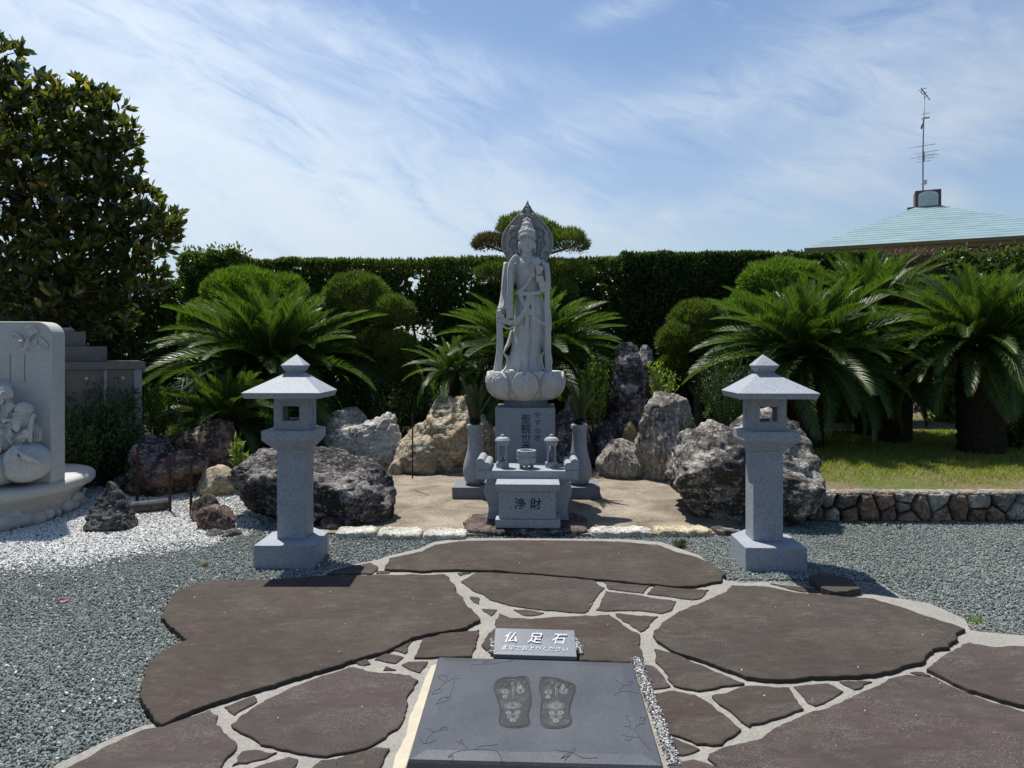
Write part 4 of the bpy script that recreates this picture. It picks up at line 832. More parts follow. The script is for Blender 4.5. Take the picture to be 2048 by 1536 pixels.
rock('white pebble next to the rounded cobbles', 483, 500, 1064, 1080, 5.7, .1, M['rock_white'], 25, sub=3, cuts=3)
rock('brown stone wedged low between black boulder and curb', 640, 690, 1030, 1066, 5.95, .3, M['rock_brown'], 26, sub=4)
rock('pointed dark schist stone standing on white gravel by the relief monument', 178, 274, 962, 1070, 5.95, .42, M['rock_slate'], 27, [(0, 0, 0, 1, 1, 1.15)], taper=.62, lean=-.10, sub=6, rough=.08, fine=.045, cuts=20, cut_h=(.6, .9), strata=ST((0.9, 0, .35), 12, .03))
# log and posts
tubes('log', [([G(262, 1014, .06)+Vector((0, 0, .0)), G(300, 1012, .06), G(335, 1008, .06)], [.05, .055, .055])], M['log'], n=14); tag(bpy.data.objects['log'], 'short dark weathered log lying on white gravel behind the pointed stone', 'log')
def post(px, yt, yb, lab, d=None, r=.014):
    g = G(px, yb, 0) if d is None else Vector((X(px, d), d, 0)); zt = Z(yt, g.y)
    t = empty('iron_post', (g.x, g.y, 0), lab, 'post', 'thin rusty iron posts'); bm = bmesh.new(); lathe(bm, [(r, 0 if d is None else .15), (r*.95, zt)], 10); bmo('rod', bm, M['rust'], t)
    bm = bmesh.new(); lathe(bm, [(r*1.6, zt*.45), (r*1.6, zt*.45+.02)], 10); bmo('ring', bm, M['rust'], t); bm = bmesh.new(); lathe(bm, [(r*1.25, zt-.02), (r*1.25, zt+.004)], 10); bmo('cap', bm, M['rust'], t)
post(274.5, 895, 1006, 'rusty iron post furthest left, before the red-brown boulder'); post(340, 908, 1024, 'rusty iron post in the middle of the three by the log')
post(382, 915, 1034, 'rusty iron post nearest the edging rocks'); post(825, 828, 900, 'thin rusty rod standing against the large tan boulder', 7.5, .008)

# ------------------------------------------------------------------ right retaining wall of fitted stones
def clip(poly, a, n):
    out = []
    for i in range(len(poly)):
        p, q = poly[i], poly[(i+1) % len(poly)]; dp = (p[0]-a[0])*n[0]+(p[1]-a[1])*n[1]; dq = (q[0]-a[0])*n[0]+(q[1]-a[1])*n[1]
        if dp <= 0: out.append(p)
        if dp*dq < 0: t = dp/(dp-dq); out.append((p[0]+(q[0]-p[0])*t, p[1]+(q[1]-p[1])*t))
    return out
def voronoi(seeds, x0, x1, z0, z1):
    cells = []
    for i, s in enumerate(seeds):
        poly = [(x0, z0), (x1, z0), (x1, z1), (x0, z1)]
        for j, q in enumerate(seeds):
            if i != j and abs(q[0]-s[0]) < 0.8:
                poly = clip(poly, ((s[0]+q[0])/2, (s[1]+q[1])/2), (q[0]-s[0], q[1]-s[1]))
                if len(poly) < 3: break
        if len(poly) >= 3: cells.append(poly)
    return cells
DW = 6.19; wx0, wx1 = 2.42, 6.6
wall = empty('stone_wall', (0, DW, 0), 'low retaining wall of fitted rough stones edging the lawn at right', 'wall')
box('wall_core', wx0-.02, wx1, .06, .24, 0, .242, flat('dark wall mortar', (0.12, 0.10, 0.08), 0.95, bump=.8), wall)  # core of dark brown mortar behind the fitted stones
seeds = []
x = wx0
while x < wx1:
    r = rng.random()
    if r < .3: seeds.append((x+.10, .13+rng.uniform(-.05, .05))); x += rng.uniform(.17, .25)
    elif r < .75: seeds += [(x+.06+rng.uniform(-.05, .05), .07+rng.uniform(-.03, .05)), (x+.06+rng.uniform(-.05, .05), .20+rng.uniform(-.05, .02))]; x += rng.uniform(.11, .2)
    else: seeds += [(x+.05+rng.uniform(-.04, .04), .05), (x+.04+rng.uniform(-.04, .04), .13), (x+.06+rng.uniform(-.04, .04), .22)]; x += rng.uniform(.10, .16)
wm = [rockmat('wall stone brown', (0.27, 0.19, 0.135), (0.09, 0.06, 0.045), .4, .1, (1, 1, 2)), rockmat('wall stone grey', (0.38, 0.37, 0.33), (0.13, 0.12, 0.10), .4, .3, (2, 1, 1)), rockmat('wall stone dark', (0.24, 0.21, 0.18), (0.07, 0.06, 0.05), .45, .15, (1, 1, 2)), rockmat('wall stone tan', (0.34, 0.28, 0.2), (0.12, 0.09, 0.06), .4, .25, (1, 1, 2))]
def bulged(poly, cx, cz, proud, seed, step=.03):
    P = rough_poly([(p[0], p[1]) for p in poly], step, .004, seed); rings = []
    for (f, y) in ((1.0, .10), (.985, .02), (.93, -.012), (.78, -.028), (.45, -.036)):
        rings.append([(cx+(p.x-cx)*f, y*1.0-(proud if y < .05 else 0)+(mn.noise(Vector((p.x*25, p.y*25, seed+y*60)))*.007 if y < .05 else 0), cz+(p.y-cz)*f) for p in P])
    return rings
for i, c in enumerate(voronoi(seeds, wx0, wx1, 0.0, .262)):
    cx = sum(p[0] for p in c)/len(c); cz = sum(p[1] for p in c)/len(c)
    c = [(cx+(p[0]-cx)*(1-.009/max(.03, math.hypot(p[0]-cx, p[1]-cz))), cz+(p[1]-cz)*(1-.009/max(.03, math.hypot(p[0]-cx, p[1]-cz)))) for p in c]
    bm = bmesh.new(); loft(bm, bulged(c, cx, cz, rng.uniform(-.01, .02), i)); bmo('stone', bm, wm[rng.choice(4, p=[.35, .28, .27, .1])], wall, smooth=False)
for i in range(34):    # uneven cope of pale pieces along the top edge
    x = wx0+.12*i+rng.uniform(-.02, .02); pl = [(x-.065, -.02), (x, -.03+rng.uniform(-.01, .01)), (x+.062, -.015), (x+.06, .11), (x, .13), (x-.06, .12)]
    bm = bmesh.new(); P = rough_poly(pl, .025, .016, i); loft(bm, [[(p.x, p.y, .246) for p in P], [(p.x, p.y, .258+rng.uniform(-.006, .008)) for p in P], [(x+(p.x-x)*.8, .05+(p.y-.05)*.8, .272) for p in P]]); bmo('cope_stone', bm, wm[3] if i % 3 else wm[1], wall)

# ------------------------------------------------------------------ statue of carved stone
class Sculpt:
    def __init__(s): s.V, s.Q, s.T, s.n = [], [], [], 0
    def add(s, V, quads=(), tris=()):
        s.V.append(np.asarray(V, float).reshape(-1, 3))
        if len(quads): s.Q.append(np.asarray(quads)+s.n)
        if len(tris): s.T.append(np.asarray(tris)+s.n)
        s.n += len(s.V[-1])
    def ell(s, c, r, rot=None, nu=28, nv=16):
        th = np.linspace(0, 2*np.pi, nu, endpoint=False); ph = np.linspace(-np.pi/2, np.pi/2, nv)
        P = np.array([(math.cos(p)*math.cos(t)*r[0], math.cos(p)*math.sin(t)*r[1], math.sin(p)*r[2]) for p in ph for t in th])
        if rot is not None: P = P@np.array(Euler(rot).to_matrix()).T
        P = P+np.array(c); q = [(i*nu+j, i*nu+(j+1) % nu, (i+1)*nu+(j+1) % nu, (i+1)*nu+j) for i in range(nv-1) for j in range(nu)]; s.add(P, q)
    def tube(s, pts, rad, n=12):
        V, (q, t) = tube_np(pts, rad, n); s.add(V, q, t)
    def ribbon(s, pts, widths, thick, flutes=3, nrm=(0, -1, 0), m=22):
        """fluted band of cloth following pts: closed cross-section"""
        pts = [Vector(p) for p in pts]; k = len(pts); n_ = Vector(nrm); rings = []
        for i, p in enumerate(pts):
            t = (pts[min(i+1, k-1)]-pts[max(i-1, 0)]).normalized(); a = t.cross(n_).normalized(); w = widths[i] if hasattr(widths, '__len__') else widths; ring = []
            for j in range(m):
                g = 2*math.pi*j/m; cx = math.cos(g); cy = math.sin(g); h = thick*(1 if cy > 0 else .8)*(abs(cy)**.5)*(1+.38*math.cos(cx*math.pi*flutes))*(1 if cy > 0 else -1)
                ring.append(p+a*(cx*w/2)+n_*h)
            rings.append(ring)
        V = [tuple(v) for r in rings for v in r]; q = [(i*m+j, i*m+(j+1) % m, (i+1)*m+(j+1) % m, (i+1)*m+j) for i in range(k-1) for j in range(m)]
        q0 = [(0, j+1, j, 0) for j in range(1, m-1)]; t = [(0, j+1, j) for j in range(1, m-1)]+[((k-1)*m, (k-1)*m+j, (k-1)*m+j+1) for j in range(1, m-1)]
        s.add(V, q, t)
    def rings(s, rings):
        m = len(rings[0]); k = len(rings); V = [p for r in rings for p in r]+[tuple(np.mean(rings[0], 0)), tuple(np.mean(rings[-1], 0))]
        q = [(i*m+j, i*m+(j+1) % m, (i+1)*m+(j+1) % m, (i+1)*m+j) for i in range(k-1) for j in range(m)]
        t = [(k*m, (j+1) % m, j) for j in range(m)]+[(k*m+1, (k-1)*m+j, (k-1)*m+(j+1) % m) for j in range(m)]; s.add(V, q, t)
    def mesh(s, name, mat): return npmesh(name, np.concatenate(s.V), [np.concatenate(x) for x in (s.Q, s.T) if x], mat, True)
    def obj(s, name, mat, parent=None, voxel=0.006, smooth=0, **kw):
        o = obj(name, s.mesh(name, mat), parent, **kw)
        if voxel:
            r = o.modifiers.new('fuse', 'REMESH'); r.mode = 'VOXEL'; r.voxel_size = voxel; r.use_smooth_shade = True
            if smooth: q = o.modifiers.new('soften', 'SMOOTH'); q.iterations = smooth; q.factor = 0.5
        return o
def spl(pts, k=6):
    P = [np.array(p, float) for p in pts]; out = []; n = len(P)
    for i in range(n-1):
        p0, p1, p2, p3 = P[max(i-1, 0)], P[i], P[i+1], P[min(i+2, n-1)]
        for j in range(k):
            t = j/k; out.append(0.5*((2*p1)+(-p0+p2)*t+(2*p0-5*p1+4*p2-p3)*t*t+(-p0+3*p1-3*p2+p3)*t**3))
    out.append(P[-1]); return [tuple(p) for p in out]
def zz_(x, y, dep=0.0): return ((x-515)/673.0, dep, (1235-y)/673.0)     # enlarged-photo coordinates -> statue metres

DS = 6.94; sx = X(1053.5, DS); sz0 = Z(743.5, DS)
stat = empty('guanyin_statue', (sx, DS, sz0), 'tall carved pale granite robed goddess statue with crown, holding a lotus bud', 'statue', rz=RZ)
S = Sculpt()
# robe and torso: stacked fluted rings
H = [(1240, 352, 640, .125), (1228, 362, 632, .13), (1205, 378, 618, .125), (1170, 392, 611, .12), (1130, 402, 612, .118), (1080, 412, 616, .118), (1000, 422, 628, .122), (950, 426, 636, .124), (900, 430, 640, .126), (850, 434, 641, .124), (800, 436, 637, .118), (760, 440, 626, .108), (725, 446, 612, .098), (705, 448, 606, .094), (670, 446, 604, .095), (620, 438, 604, .10), (570, 430, 610, .105), (530, 418, 622, .10), (505, 412, 628, .088), (488, 425, 612, .074), (475, 455, 580, .058), (462, 478, 556, .045), (445, 484, 548, .04), (420, 486, 546, .04)]
hh = []
for a, b in zip(H, H[1:]):
    for j in range(5): t = j/5; t2 = t; hh.append(tuple(a[c]+(b[c]-a[c])*t2 for c in range(4)))
hh.append(H[-1]); m_ = 180; rings = []
for (y, xl, xr, dep) in hh:
    ring = []; cx = (xl+xr)/2; w = (xr-xl)/2
    for j in range(m_):
        g = 2*math.pi*j/m_; ca, sa = math.cos(g), math.sin(g); x = cx+w*ca; front = max(0, -sa)
        amp = 0
        if y > 735:
            for lx in (462, 575):      # U-shaped folds hanging over each leg
                q = (x-lx)/62.0
                if abs(q) < 1: amp += math.sin((y-38*q*q)*2*math.pi/(34+ (y-735)*.03))*.0052*(1-q*q)**.6
            amp += .010*math.exp(-((x-462)/40)**2)+.010*math.exp(-((x-572)/40)**2)   # thighs
            c0 = 520+6*math.sin(y*.02); amp += -.014*math.exp(-((x-c0-16)/7)**2)-.014*math.exp(-((x-c0+12)/7)**2)+.012*math.exp(-((x-c0)/9)**2)
            hem = max(0, (y-1130)/100); amp += .014*hem*math.sin(ca*21+1)
        elif y > 560:
            s_ = (x+ (y-560)*.9); amp += math.sin(s_*2*math.pi/26)*.0045*(1 if x > 440 else 0)*min(1, (y-560)/50)
            amp -= .004*math.exp(-((y-712)/9)**2)
        elif y > 480:
            amp += .008*math.exp(-(((x-475)/30)**2+((y-545)/25)**2))+.006*math.exp(-(((x-560)/30)**2+((y-545)/25)**2))
        ring.append(((x-515)/673, dep*sa*(1.0 if sa > 0 else 1.0)-amp*front**.5*(1 if sa < 0 else 0)-(amp*front*0), (1235-y)/673))
    rings.append(ring)
S.rings(rings)
# flared side folds near the hem and train
for sgn, pts in ((-1, [(418, 960), (398, 1040), (372, 1085), (366, 1115), (392, 1150), (385, 1200), (352, 1236)]), (1, [(628, 960), (622, 1020), (628, 1075), (626, 1105), (606, 1140), (616, 1200), (645, 1236)])):
    S.ribbon(spl([zz_(x, y, -.02) for x, y in pts]), [.03+.015*math.sin(i*.3) for i in range(len(spl(pts)))], .035, 1)
# scarf bands
def band(pts, w, th=.02, fl=3, k=6):
    P = spl([zz_(x, y, d) for x, y, d in pts], k); n = len(P); ws = [w[0]+(w[1]-w[0])*i/(n-1) for i in range(n)] if isinstance(w, tuple) else [w]*n; S.ribbon(P, ws, th, fl)
band([(455, 465, -.05), (425, 500, -.09), (408, 560, -.115), (408, 660, -.13), (405, 760, -.14), (405, 850, -.15), (408, 885, -.15)], (.05, .075), .022, 3)
band([(350, 880, -.135), (380, 905, -.15), (430, 908, -.155), (475, 880, -.15), (510, 820, -.14), (532, 740, -.12)], (.05, .055), .022, 3)
band([(352, 900, -.12), (365, 935, -.13), (400, 950, -.135), (440, 930, -.135), (480, 900, -.14)], (.02, .02), .015, 1)
band([(335, 850, -.11), (338, 930, -.11), (340, 1040, -.10), (335, 1130, -.09), (325, 1200, -.08), (322, 1232, -.08)], (.055, .085), .022, 3)
band([(612, 500, -.07), (645, 560, -.09), (652, 640, -.10), (650, 760, -.10), (652, 880, -.10), (655, 1000, -.09), (655, 1120, -.08), (660, 1232, -.08)], (.045, .07), .022, 3)
band([(668, 820, -.09), (672, 900, -.09), (670, 965, -.09)], (.018, .03), .012, 1); band([(666, 1090, -.08), (676, 1150, -.08), (676, 1180, -.08)], (.02, .03), .012, 1)
band([(585, 560, -.08), (540, 620, -.105), (500, 680, -.11), (450, 715, -.10)], (.05, .03), .012, 3)
band([(530, 735, -.115), (555, 790, -.13), (560, 880, -.135), (572, 960, -.135)], (.05, .015), .012, 2); band([(530, 735, -.115), (520, 820, -.13), (518, 960, -.13), (512, 1100, -.12), (508, 1215, -.12)], (.03, .05), .014, 2)
band([(445, 712, -.095), (525, 722, -.12), (608, 712, -.095)], (.04, .04), .012, 2); band([(470, 730, -.11), (500, 790, -.13), (545, 850, -.135), (600, 905, -.12), (632, 920, -.1)], (.04, .03), .012, 2)
S.ell(zz_(528, 725, -.125), (.028, .02, .024))
# arms
S.tube(spl([zz_(415, 515, 0), zz_(402, 570, 0), zz_(390, 650, -.01), (zz_(378, 720, -.03)), zz_(362, 790, -.07), zz_(345, 835, -.11)]), [.084-.046*i/30 for i in range(31)], 16)
band([(398, 520, -.03), (385, 600, -.05), (375, 690, -.07), (385, 770, -.10), (372, 820, -.12)], (.11, .06), .04, 3); band([(375, 560, -.03), (383, 575, -.03)], (.03, .03), .02, 1)
S.tube(spl([zz_(618, 515, 0), zz_(632, 590, -.01), zz_(640, 670, -.03), zz_(628, 690, -.09), zz_(612, 650, -.13), zz_(603, 605, -.15)]), [.060-.034*i/30 for i in range(31)], 16)
band([(630, 520, -.03), (645, 610, -.04), (650, 690, -.04)], (.10, .075), .04, 3); band([(585, 500, -.10), (562, 540, -.12), (558, 580, -.12), (572, 610, -.12)], (.05, .03), .018, 2)
def hand(c, dirs, up, L=.045, r=.0085):
    c = Vector(c); S.ell(tuple(c), (.026, .018, .032))
    for i, d in enumerate(dirs):
        d = Vector(d).normalized(); b = c+Vector(up)*(-.018+.012*i)+d*.018; e = b+d*L*(.62, .9, 1, .92, .75)[i]
        mid = b.lerp(e, .5)+Vector((0, -.006, 0)); S.tube([b, mid, e], [r, r*.95, r*.7], 8)
hand(zz_(337, 848, -.14), [(-.2, -.5, .5), (-.15, -.4, -.9), (0, -.4, -1), (.1, -.4, -1), (.2, -.4, -.9)], (1, 0, .1))
hand(zz_(598, 578, -.155), [(-.6, -.3, .8), (-.25, -.3, 1), (-.05, -.25, 1), (.15, -.2, 1), (.35, -.2, .9)], (.7, 0, -.2))
# lotus bud in the left hand
S.ell(zz_(580, 520, -.155), (.034, .030, .036)); S.ell(zz_(588, 500, -.15), (.022, .022, .026)); S.tube([zz_(580, 530, -.15), zz_(585, 590, -.15), zz_(580, 650, -.145)], [.012, .008, .006], 8)
for a in range(5): S.ell((zz_(580, 520)[0]+.026*math.cos(a*1.25), -.155+.022*math.sin(a*1.25), zz_(580, 514)[2]), (.016, .014, .03))
# feet under the hem
for x in (415, 545): S.ell(zz_(x, 1228, -.13), (.035, .05, .018)); 
for x in (415, 545):
    for j in range(5): S.ell((zz_(x, 0)[0]-.026+.013*j, -.175+.004*abs(j-2), .012), (.008, .012, .008))
# head: egg, cheeks, nose, brows, lids, lips, ears
S.tube([zz_(517, 470, -.01), zz_(517, 430, -.02)], [.05, .047], 20)
S.ell(zz_(517, 385, -.02), (.070, .082, .095), nu=40, nv=28); S.ell(zz_(517, 415, -.045), (.050, .055, .055)); S.ell(zz_(517, 440, -.085), (.018, .015, .014))
S.tube([zz_(517, 366, -.098), zz_(517, 392, -.112), zz_(517, 401, -.112)], [.006, .009, .0115], 10); S.ell(zz_(510, 402, -.104), (.008, .008, .006)); S.ell(zz_(524, 402, -.104), (.008, .008, .006))
for s in (-1, 1):
    S.tube(spl([zz_(517+s*8, 366, -.100), zz_(517+s*24, 359, -.096), zz_(517+s*38, 368, -.080)], 3), .0035, 6)
    S.ell(zz_(517+s*22, 380, -.091), (.017, .010, .0075)); S.ell(zz_(517+s*26, 408, -.078), (.018, .014, .018))
    S.ell(zz_(517+s*52, 400, -.01), (.010, .022, .048)); S.ell(zz_(517+s*52, 432, -.012), (.009, .014, .02))
S.ell(zz_(517, 415, -.103), (.016, .007, .0042)); S.ell(zz_(517, 421, -.101), (.012, .007, .0045)); S.ell(zz_(517, 345, -.098), (.005, .005, .005))
# hair roll, diadem, high knot
for i in range(19):
    a = math.pi*(i/18); S.ell((zz_(517, 0)[0]+.076*math.cos(a), -.035-.062*math.sin(a), zz_(0, 352-24*math.sin(a))[2]), (.014, .014, .017))
for i in range(15):
    a = math.pi*(i/14); S.ell((zz_(517, 0)[0]+.070*math.cos(a), -.02-.065*math.sin(a), zz_(0, 318-10*math.sin(a))[2]), (.016, .012, .022+.012*(i % 2)))
S.ell(zz_(517, 330, -.0), (.074, .080, .055)); S.tube([zz_(517, 325, 0), zz_(517, 290, 0), zz_(516, 255, 0), zz_(516, 232, 0)], [.072, .058, .042, .030], 24)
for i in range(12):
    a = 2*math.pi*i/12; S.ell((zz_(517, 0)[0]+.055*math.cos(a), -.0+.055*math.sin(a), zz_(0, 285)[2]+.006*(i % 2)), (.014, .014, .024)); S.ell((zz_(517, 0)[0]+.042*math.cos(a), .042*math.sin(a), zz_(0, 255)[2]), (.010, .010, .020))
S.ell(zz_(517, 300, -.07), (.018, .014, .030)); S.ell(zz_(503, 228, 0), (.022, .02, .020)); S.ell(zz_(530, 228, 0), (.022, .02, .020)); S.ell(zz_(517, 214, 0), (.017, .017, .017))
# necklace
for i in range(21):
    a = math.pi*(i/20); S.ell(((zz_(517, 0)[0]+.070*math.cos(a)), -.052-.045*math.sin(a), zz_(0, 478+46*math.sin(a))[2]), (.0065, .0065, .0065))
S.ell(zz_(517, 540, -.105), (.012, .008, .014))
S.obj('figure', M['statue'], stat, voxel=.0052, smooth=1)
# halo: pointed shield with rim and carved relief
prof = [(522, 74), (503, 112), (470, 158), (430, 200), (395, 240), (368, 275), (350, 315), (342, 360), (346, 400), (360, 440), (385, 480), (420, 520), (470, 550), (517, 560)]
right = [(1034-x+2, y) for x, y in prof[::-1]][1:-1]; outline = spl([zz_(x, y) for x, y in prof+right+[prof[0]]], 5)[:-1]
op = [(p[0], p[2]) for p in outline]
# centripetal kink at the tip is kept by construction
hc = (zz_(517, 360)[0], zz_(0, 360)[2])
def sc_ring(f, y): return [(hc[0]+(x-hc[0])*f, y, hc[1]+(z-hc[1])*f) for x, z in op]
S = Sculpt(); hy = .085
S.rings([sc_ring(.98, hy+.055), sc_ring(1.0, hy+.045), sc_ring(1.0, hy), sc_ring(.985, hy-.008), sc_ring(.94, hy-.008), sc_ring(.93, hy+.012)])
rg = np.random.default_rng(5)
def spiral(cx, cy, r, turns, sgn, rad, dep=hy):
    pts = [zz_(cx+sgn*(r*(1-t))*math.cos(t*turns*2*math.pi+1.2), cy+(r*(1-t))*math.sin(t*turns*2*math.pi+1.2), dep) for t in np.linspace(0, .9, 16)]; S.tube(pts, rad, 7)
for s in (-1, 1):
    f = lambda x: 517+s*(x-517)
    S.tube(spl([zz_(f(455), 255, hy), zz_(f(425), 262, hy-.01), zz_(f(385), 300, hy), zz_(f(400), 330, hy), zz_(f(380), 380, hy), zz_(f(410), 420, hy), zz_(f(425), 470, hy)]), .017, 9)
    S.ell(zz_(f(420), 262, hy-.015), (.026, .02, .018)); S.ell(zz_(f(405), 276, hy-.02), (.014, .015, .010))
    for (x, y, r) in ((385, 335, 15), (430, 300, 14), (440, 350, 18), (382, 415, 15), (445, 420, 22), (455, 250, 16), (470, 190, 14), (485, 165, 10)): spiral(f(x), y, r, 1.6, s, .0055)
    for j in range(9): S.tube([zz_(f(452-j*2), 440-j*22, hy), zz_(f(440-j*2), 425-j*22, hy-.006)], .006, 6)
    S.tube(spl([zz_(f(420), 480, hy), zz_(f(412), 400, hy-.003), zz_(f(428), 310, hy-.003), zz_(f(470), 215, hy-.003)]), .006, 7)
    S.ell(zz_(f(484), 184, hy-.02), (.022, .022, .020)); S.ell(zz_(f(486), 196, hy-.02), (.022, .024, .018)); S.tube([zz_(f(478), 176, hy-.02), zz_(f(470), 168, hy-.02)], [.009, .003], 7)
# small seated figure at the tip
S.ell(zz_(520, 122, hy-.012), (.014, .014, .016)); S.ell(zz_(520, 150, hy-.01), (.026, .02, .030)); S.ell(zz_(520, 176, hy-.01), (.042, .022, .016)); S.tube(spl([zz_(494, 180, hy), zz_(496, 130, hy), zz_(520, 106, hy), zz_(544, 130, hy), zz_(546, 180, hy)]), .004, 6)
S.tube([zz_(517, 330, hy-.09), zz_(517, 330, hy+.02)], [.04, .04], 12)
S.obj('halo', granite('shaded blotchy halo granite', (0.31, 0.315, 0.31), grain=260, contrast=0.25, stain=(0.16, 0.14, 0.09), stain_amt=0.3, streak=0.4), stat, voxel=.0045)  # darker than the figure's granite: shade and blotchy weathering put into the colour
# lotus throne
t = empty('lotus_throne', (X(1051, 6.94), 6.94, Z(799.5, 6.94)), 'carved stone lotus flower throne with heart-shaped petals under the statue', 'lotus base', rz=RZ)
kk = 6.94/FPX; Hh = 58*kk; nU, nV = 480, 56; V = []
prof = [(44, 0), (52, 2), (62, 8), (69, 16), (73, 25), (75, 35), (75, 46), (73.5, 54), (72.5, 58)]
pz = [p[1] for p in prof]; pr = [p[0] for p in prof]
NP = 8
for i in range(nV):
    z = 58*i/(nV-1); r = np.interp(z, pz, pr)
    for j in range(nU):
        th = 2*math.pi*j/nU-math.pi/2; u = ((th+math.pi/2)/(2*math.pi)*NP+.5) % 1-.5; s = u*2           # -1..1 across a front petal
        q = z/58; half = .90*min(1, (q/.55+.25))**.6*(1 if q < .55 else math.sqrt(max(0, 1-((q-.55)/.47)**2)))
        half = max(half, .12 if q < .9 else 0.0); top = .985-.10*math.exp(-(s/.10)**2); e = half-abs(s)
        dz = 0
        if e > 0 and q < top:
            dz += 6.2*min(1, e/.06)**.6-2.4
            h2 = half*.74; e2 = h2-abs(s)
            if e2 > 0 and q < .80-.08*math.exp(-(s/.09)**2)+.0: dz += -1.6*min(1, e2/.05)+3.0*min(1, e2/.35)
            dz += .9*math.exp(-(s/.04)**2)*(q > .88)*0
        else:
            s2 = ((u+.5) % 1-.5)*2; dz += 1.2*(1-min(1, abs(s2)/.6)**2)-(4.2 if e > -.10 else 1.8)
        rr = (r+dz)*kk; V.append((rr*math.cos(th), rr*math.sin(th), z*kk))
Fq = [(i*nU+j, i*nU+(j+1) % nU, (i+1)*nU+(j+1) % nU, (i+1)*nU+j) for i in range(nV-1) for j in range(nU)]
b0 = len(V); V.append((0, 0, 0)); V.append((0, 0, Hh*.985)); 
inner = [(V[(nV-1)*nU+j][0]*.93, V[(nV-1)*nU+j][1]*.93, Hh*.985) for j in range(nU)]; i0 = len(V); V += inner
Fq += [((nV-1)*nU+j, (nV-1)*nU+(j+1) % nU, i0+(j+1) % nU, i0+j) for j in range(nU)]
Ft = [(b0, (j+1) % nU, j) for j in range(nU)]+[(b0+1, i0+j, i0+(j+1) % nU) for j in range(nU)]
obj('petals', npmesh('petals', V, [np.array(Fq), np.array(Ft)], M['statue'], True), t)

# ------------------------------------------------------------------ relief monument on the left
mono = empty('relief_monument', (-5.25, 6.35, 0), 'white granite relief stone of laughing deities on a rounded base at far left', 'monument')
def sell(cx, cy, rx, ry, n=72, e=2.5):
    return [(cx+rx*math.copysign(abs(math.cos(a))**(2/e), math.cos(a)), cy+ry*math.copysign(abs(math.sin(a))**(2/e), math.sin(a))) for a in [2*math.pi*i/n for i in range(n)]]
bm = bmesh.new(); rings = []
for f, z in ((.86, 0), (.88, .10), (.905, .18), (.94, .235), (.985, .262), (1.0, .29), (1.0, .33), (.985, .352), (.955, .362), (.9, .362)):
    rings.append([(x, y, z) for x, y in sell(0, 0, 1.27*f, 1.0*f, 96)])
loft(bm, rings); bmo('base', bm, M['plaque'], mono, smooth=True)
S = Sculpt(); ring = sell(0, 0, 1.27*.885, 1.0*.885, 60); rg = np.random.default_rng(3)
for i, (x, y) in enumerate(ring):
    if y < .45:
        k = rg.uniform(.6, 1.35); S.ell((x*.985, y*.985, .05+.03*rg.random()), (.085*k, .07*k, .075*k), (rg.random(), rg.random(), rg.random()*3), 12, 8)
        if rg.random() < .75: k = rg.uniform(.5, 1.2); S.ell((x*.985+.04*rg.random(), y*.985, .12+.05*rg.random()), (.06*k, .05*k, .05*k), (rg.random(), rg.random(), rg.random()*3), 9, 6)
        S.tube([(x*1.0, y*1.0, .02), (x*1.0+rg.uniform(-.08, .08), y*1.0, .19)], .02, 6)
S.obj('carved_rocks', M['plaque'], mono, voxel=.009)
slx = X(131, 6.30)+5.25; sfy = 6.11-6.35; zt = Z(643, 6.11)
pts = [(slx-1.5, .36)]+[(slx-.12+.12*math.sin(a), zt-.12+.12*math.cos(a)) for a in np.linspace(math.pi/2, 0, 9)][::1]
pts = [(slx-2.3, .355), (slx, .355)]+[(slx-.13+.13*math.cos(a), zt-.13+.13*math.sin(a)) for a in np.linspace(0, math.pi/2, 10)]+[(slx-2.17, zt), (slx-2.3, zt-.13)]
bm = bmesh.new(); loft(bm, [[(x, sfy, z) for x, z in pts], [(x, sfy+.19, z) for x, z in pts]]); bmo('slab_back', bm, M['plaque'], mono, bevel=.012, seg=3)
def mp_(zx, zy, dep=0): # zoom7 coordinates on the slab face
    px, py = zx/3.49, 640+zy/3.49; D_ = 6.11-dep; return (X(px, D_)+5.25, D_-6.35, Z(py, D_))
u1 = 6.0/FPX/3.49
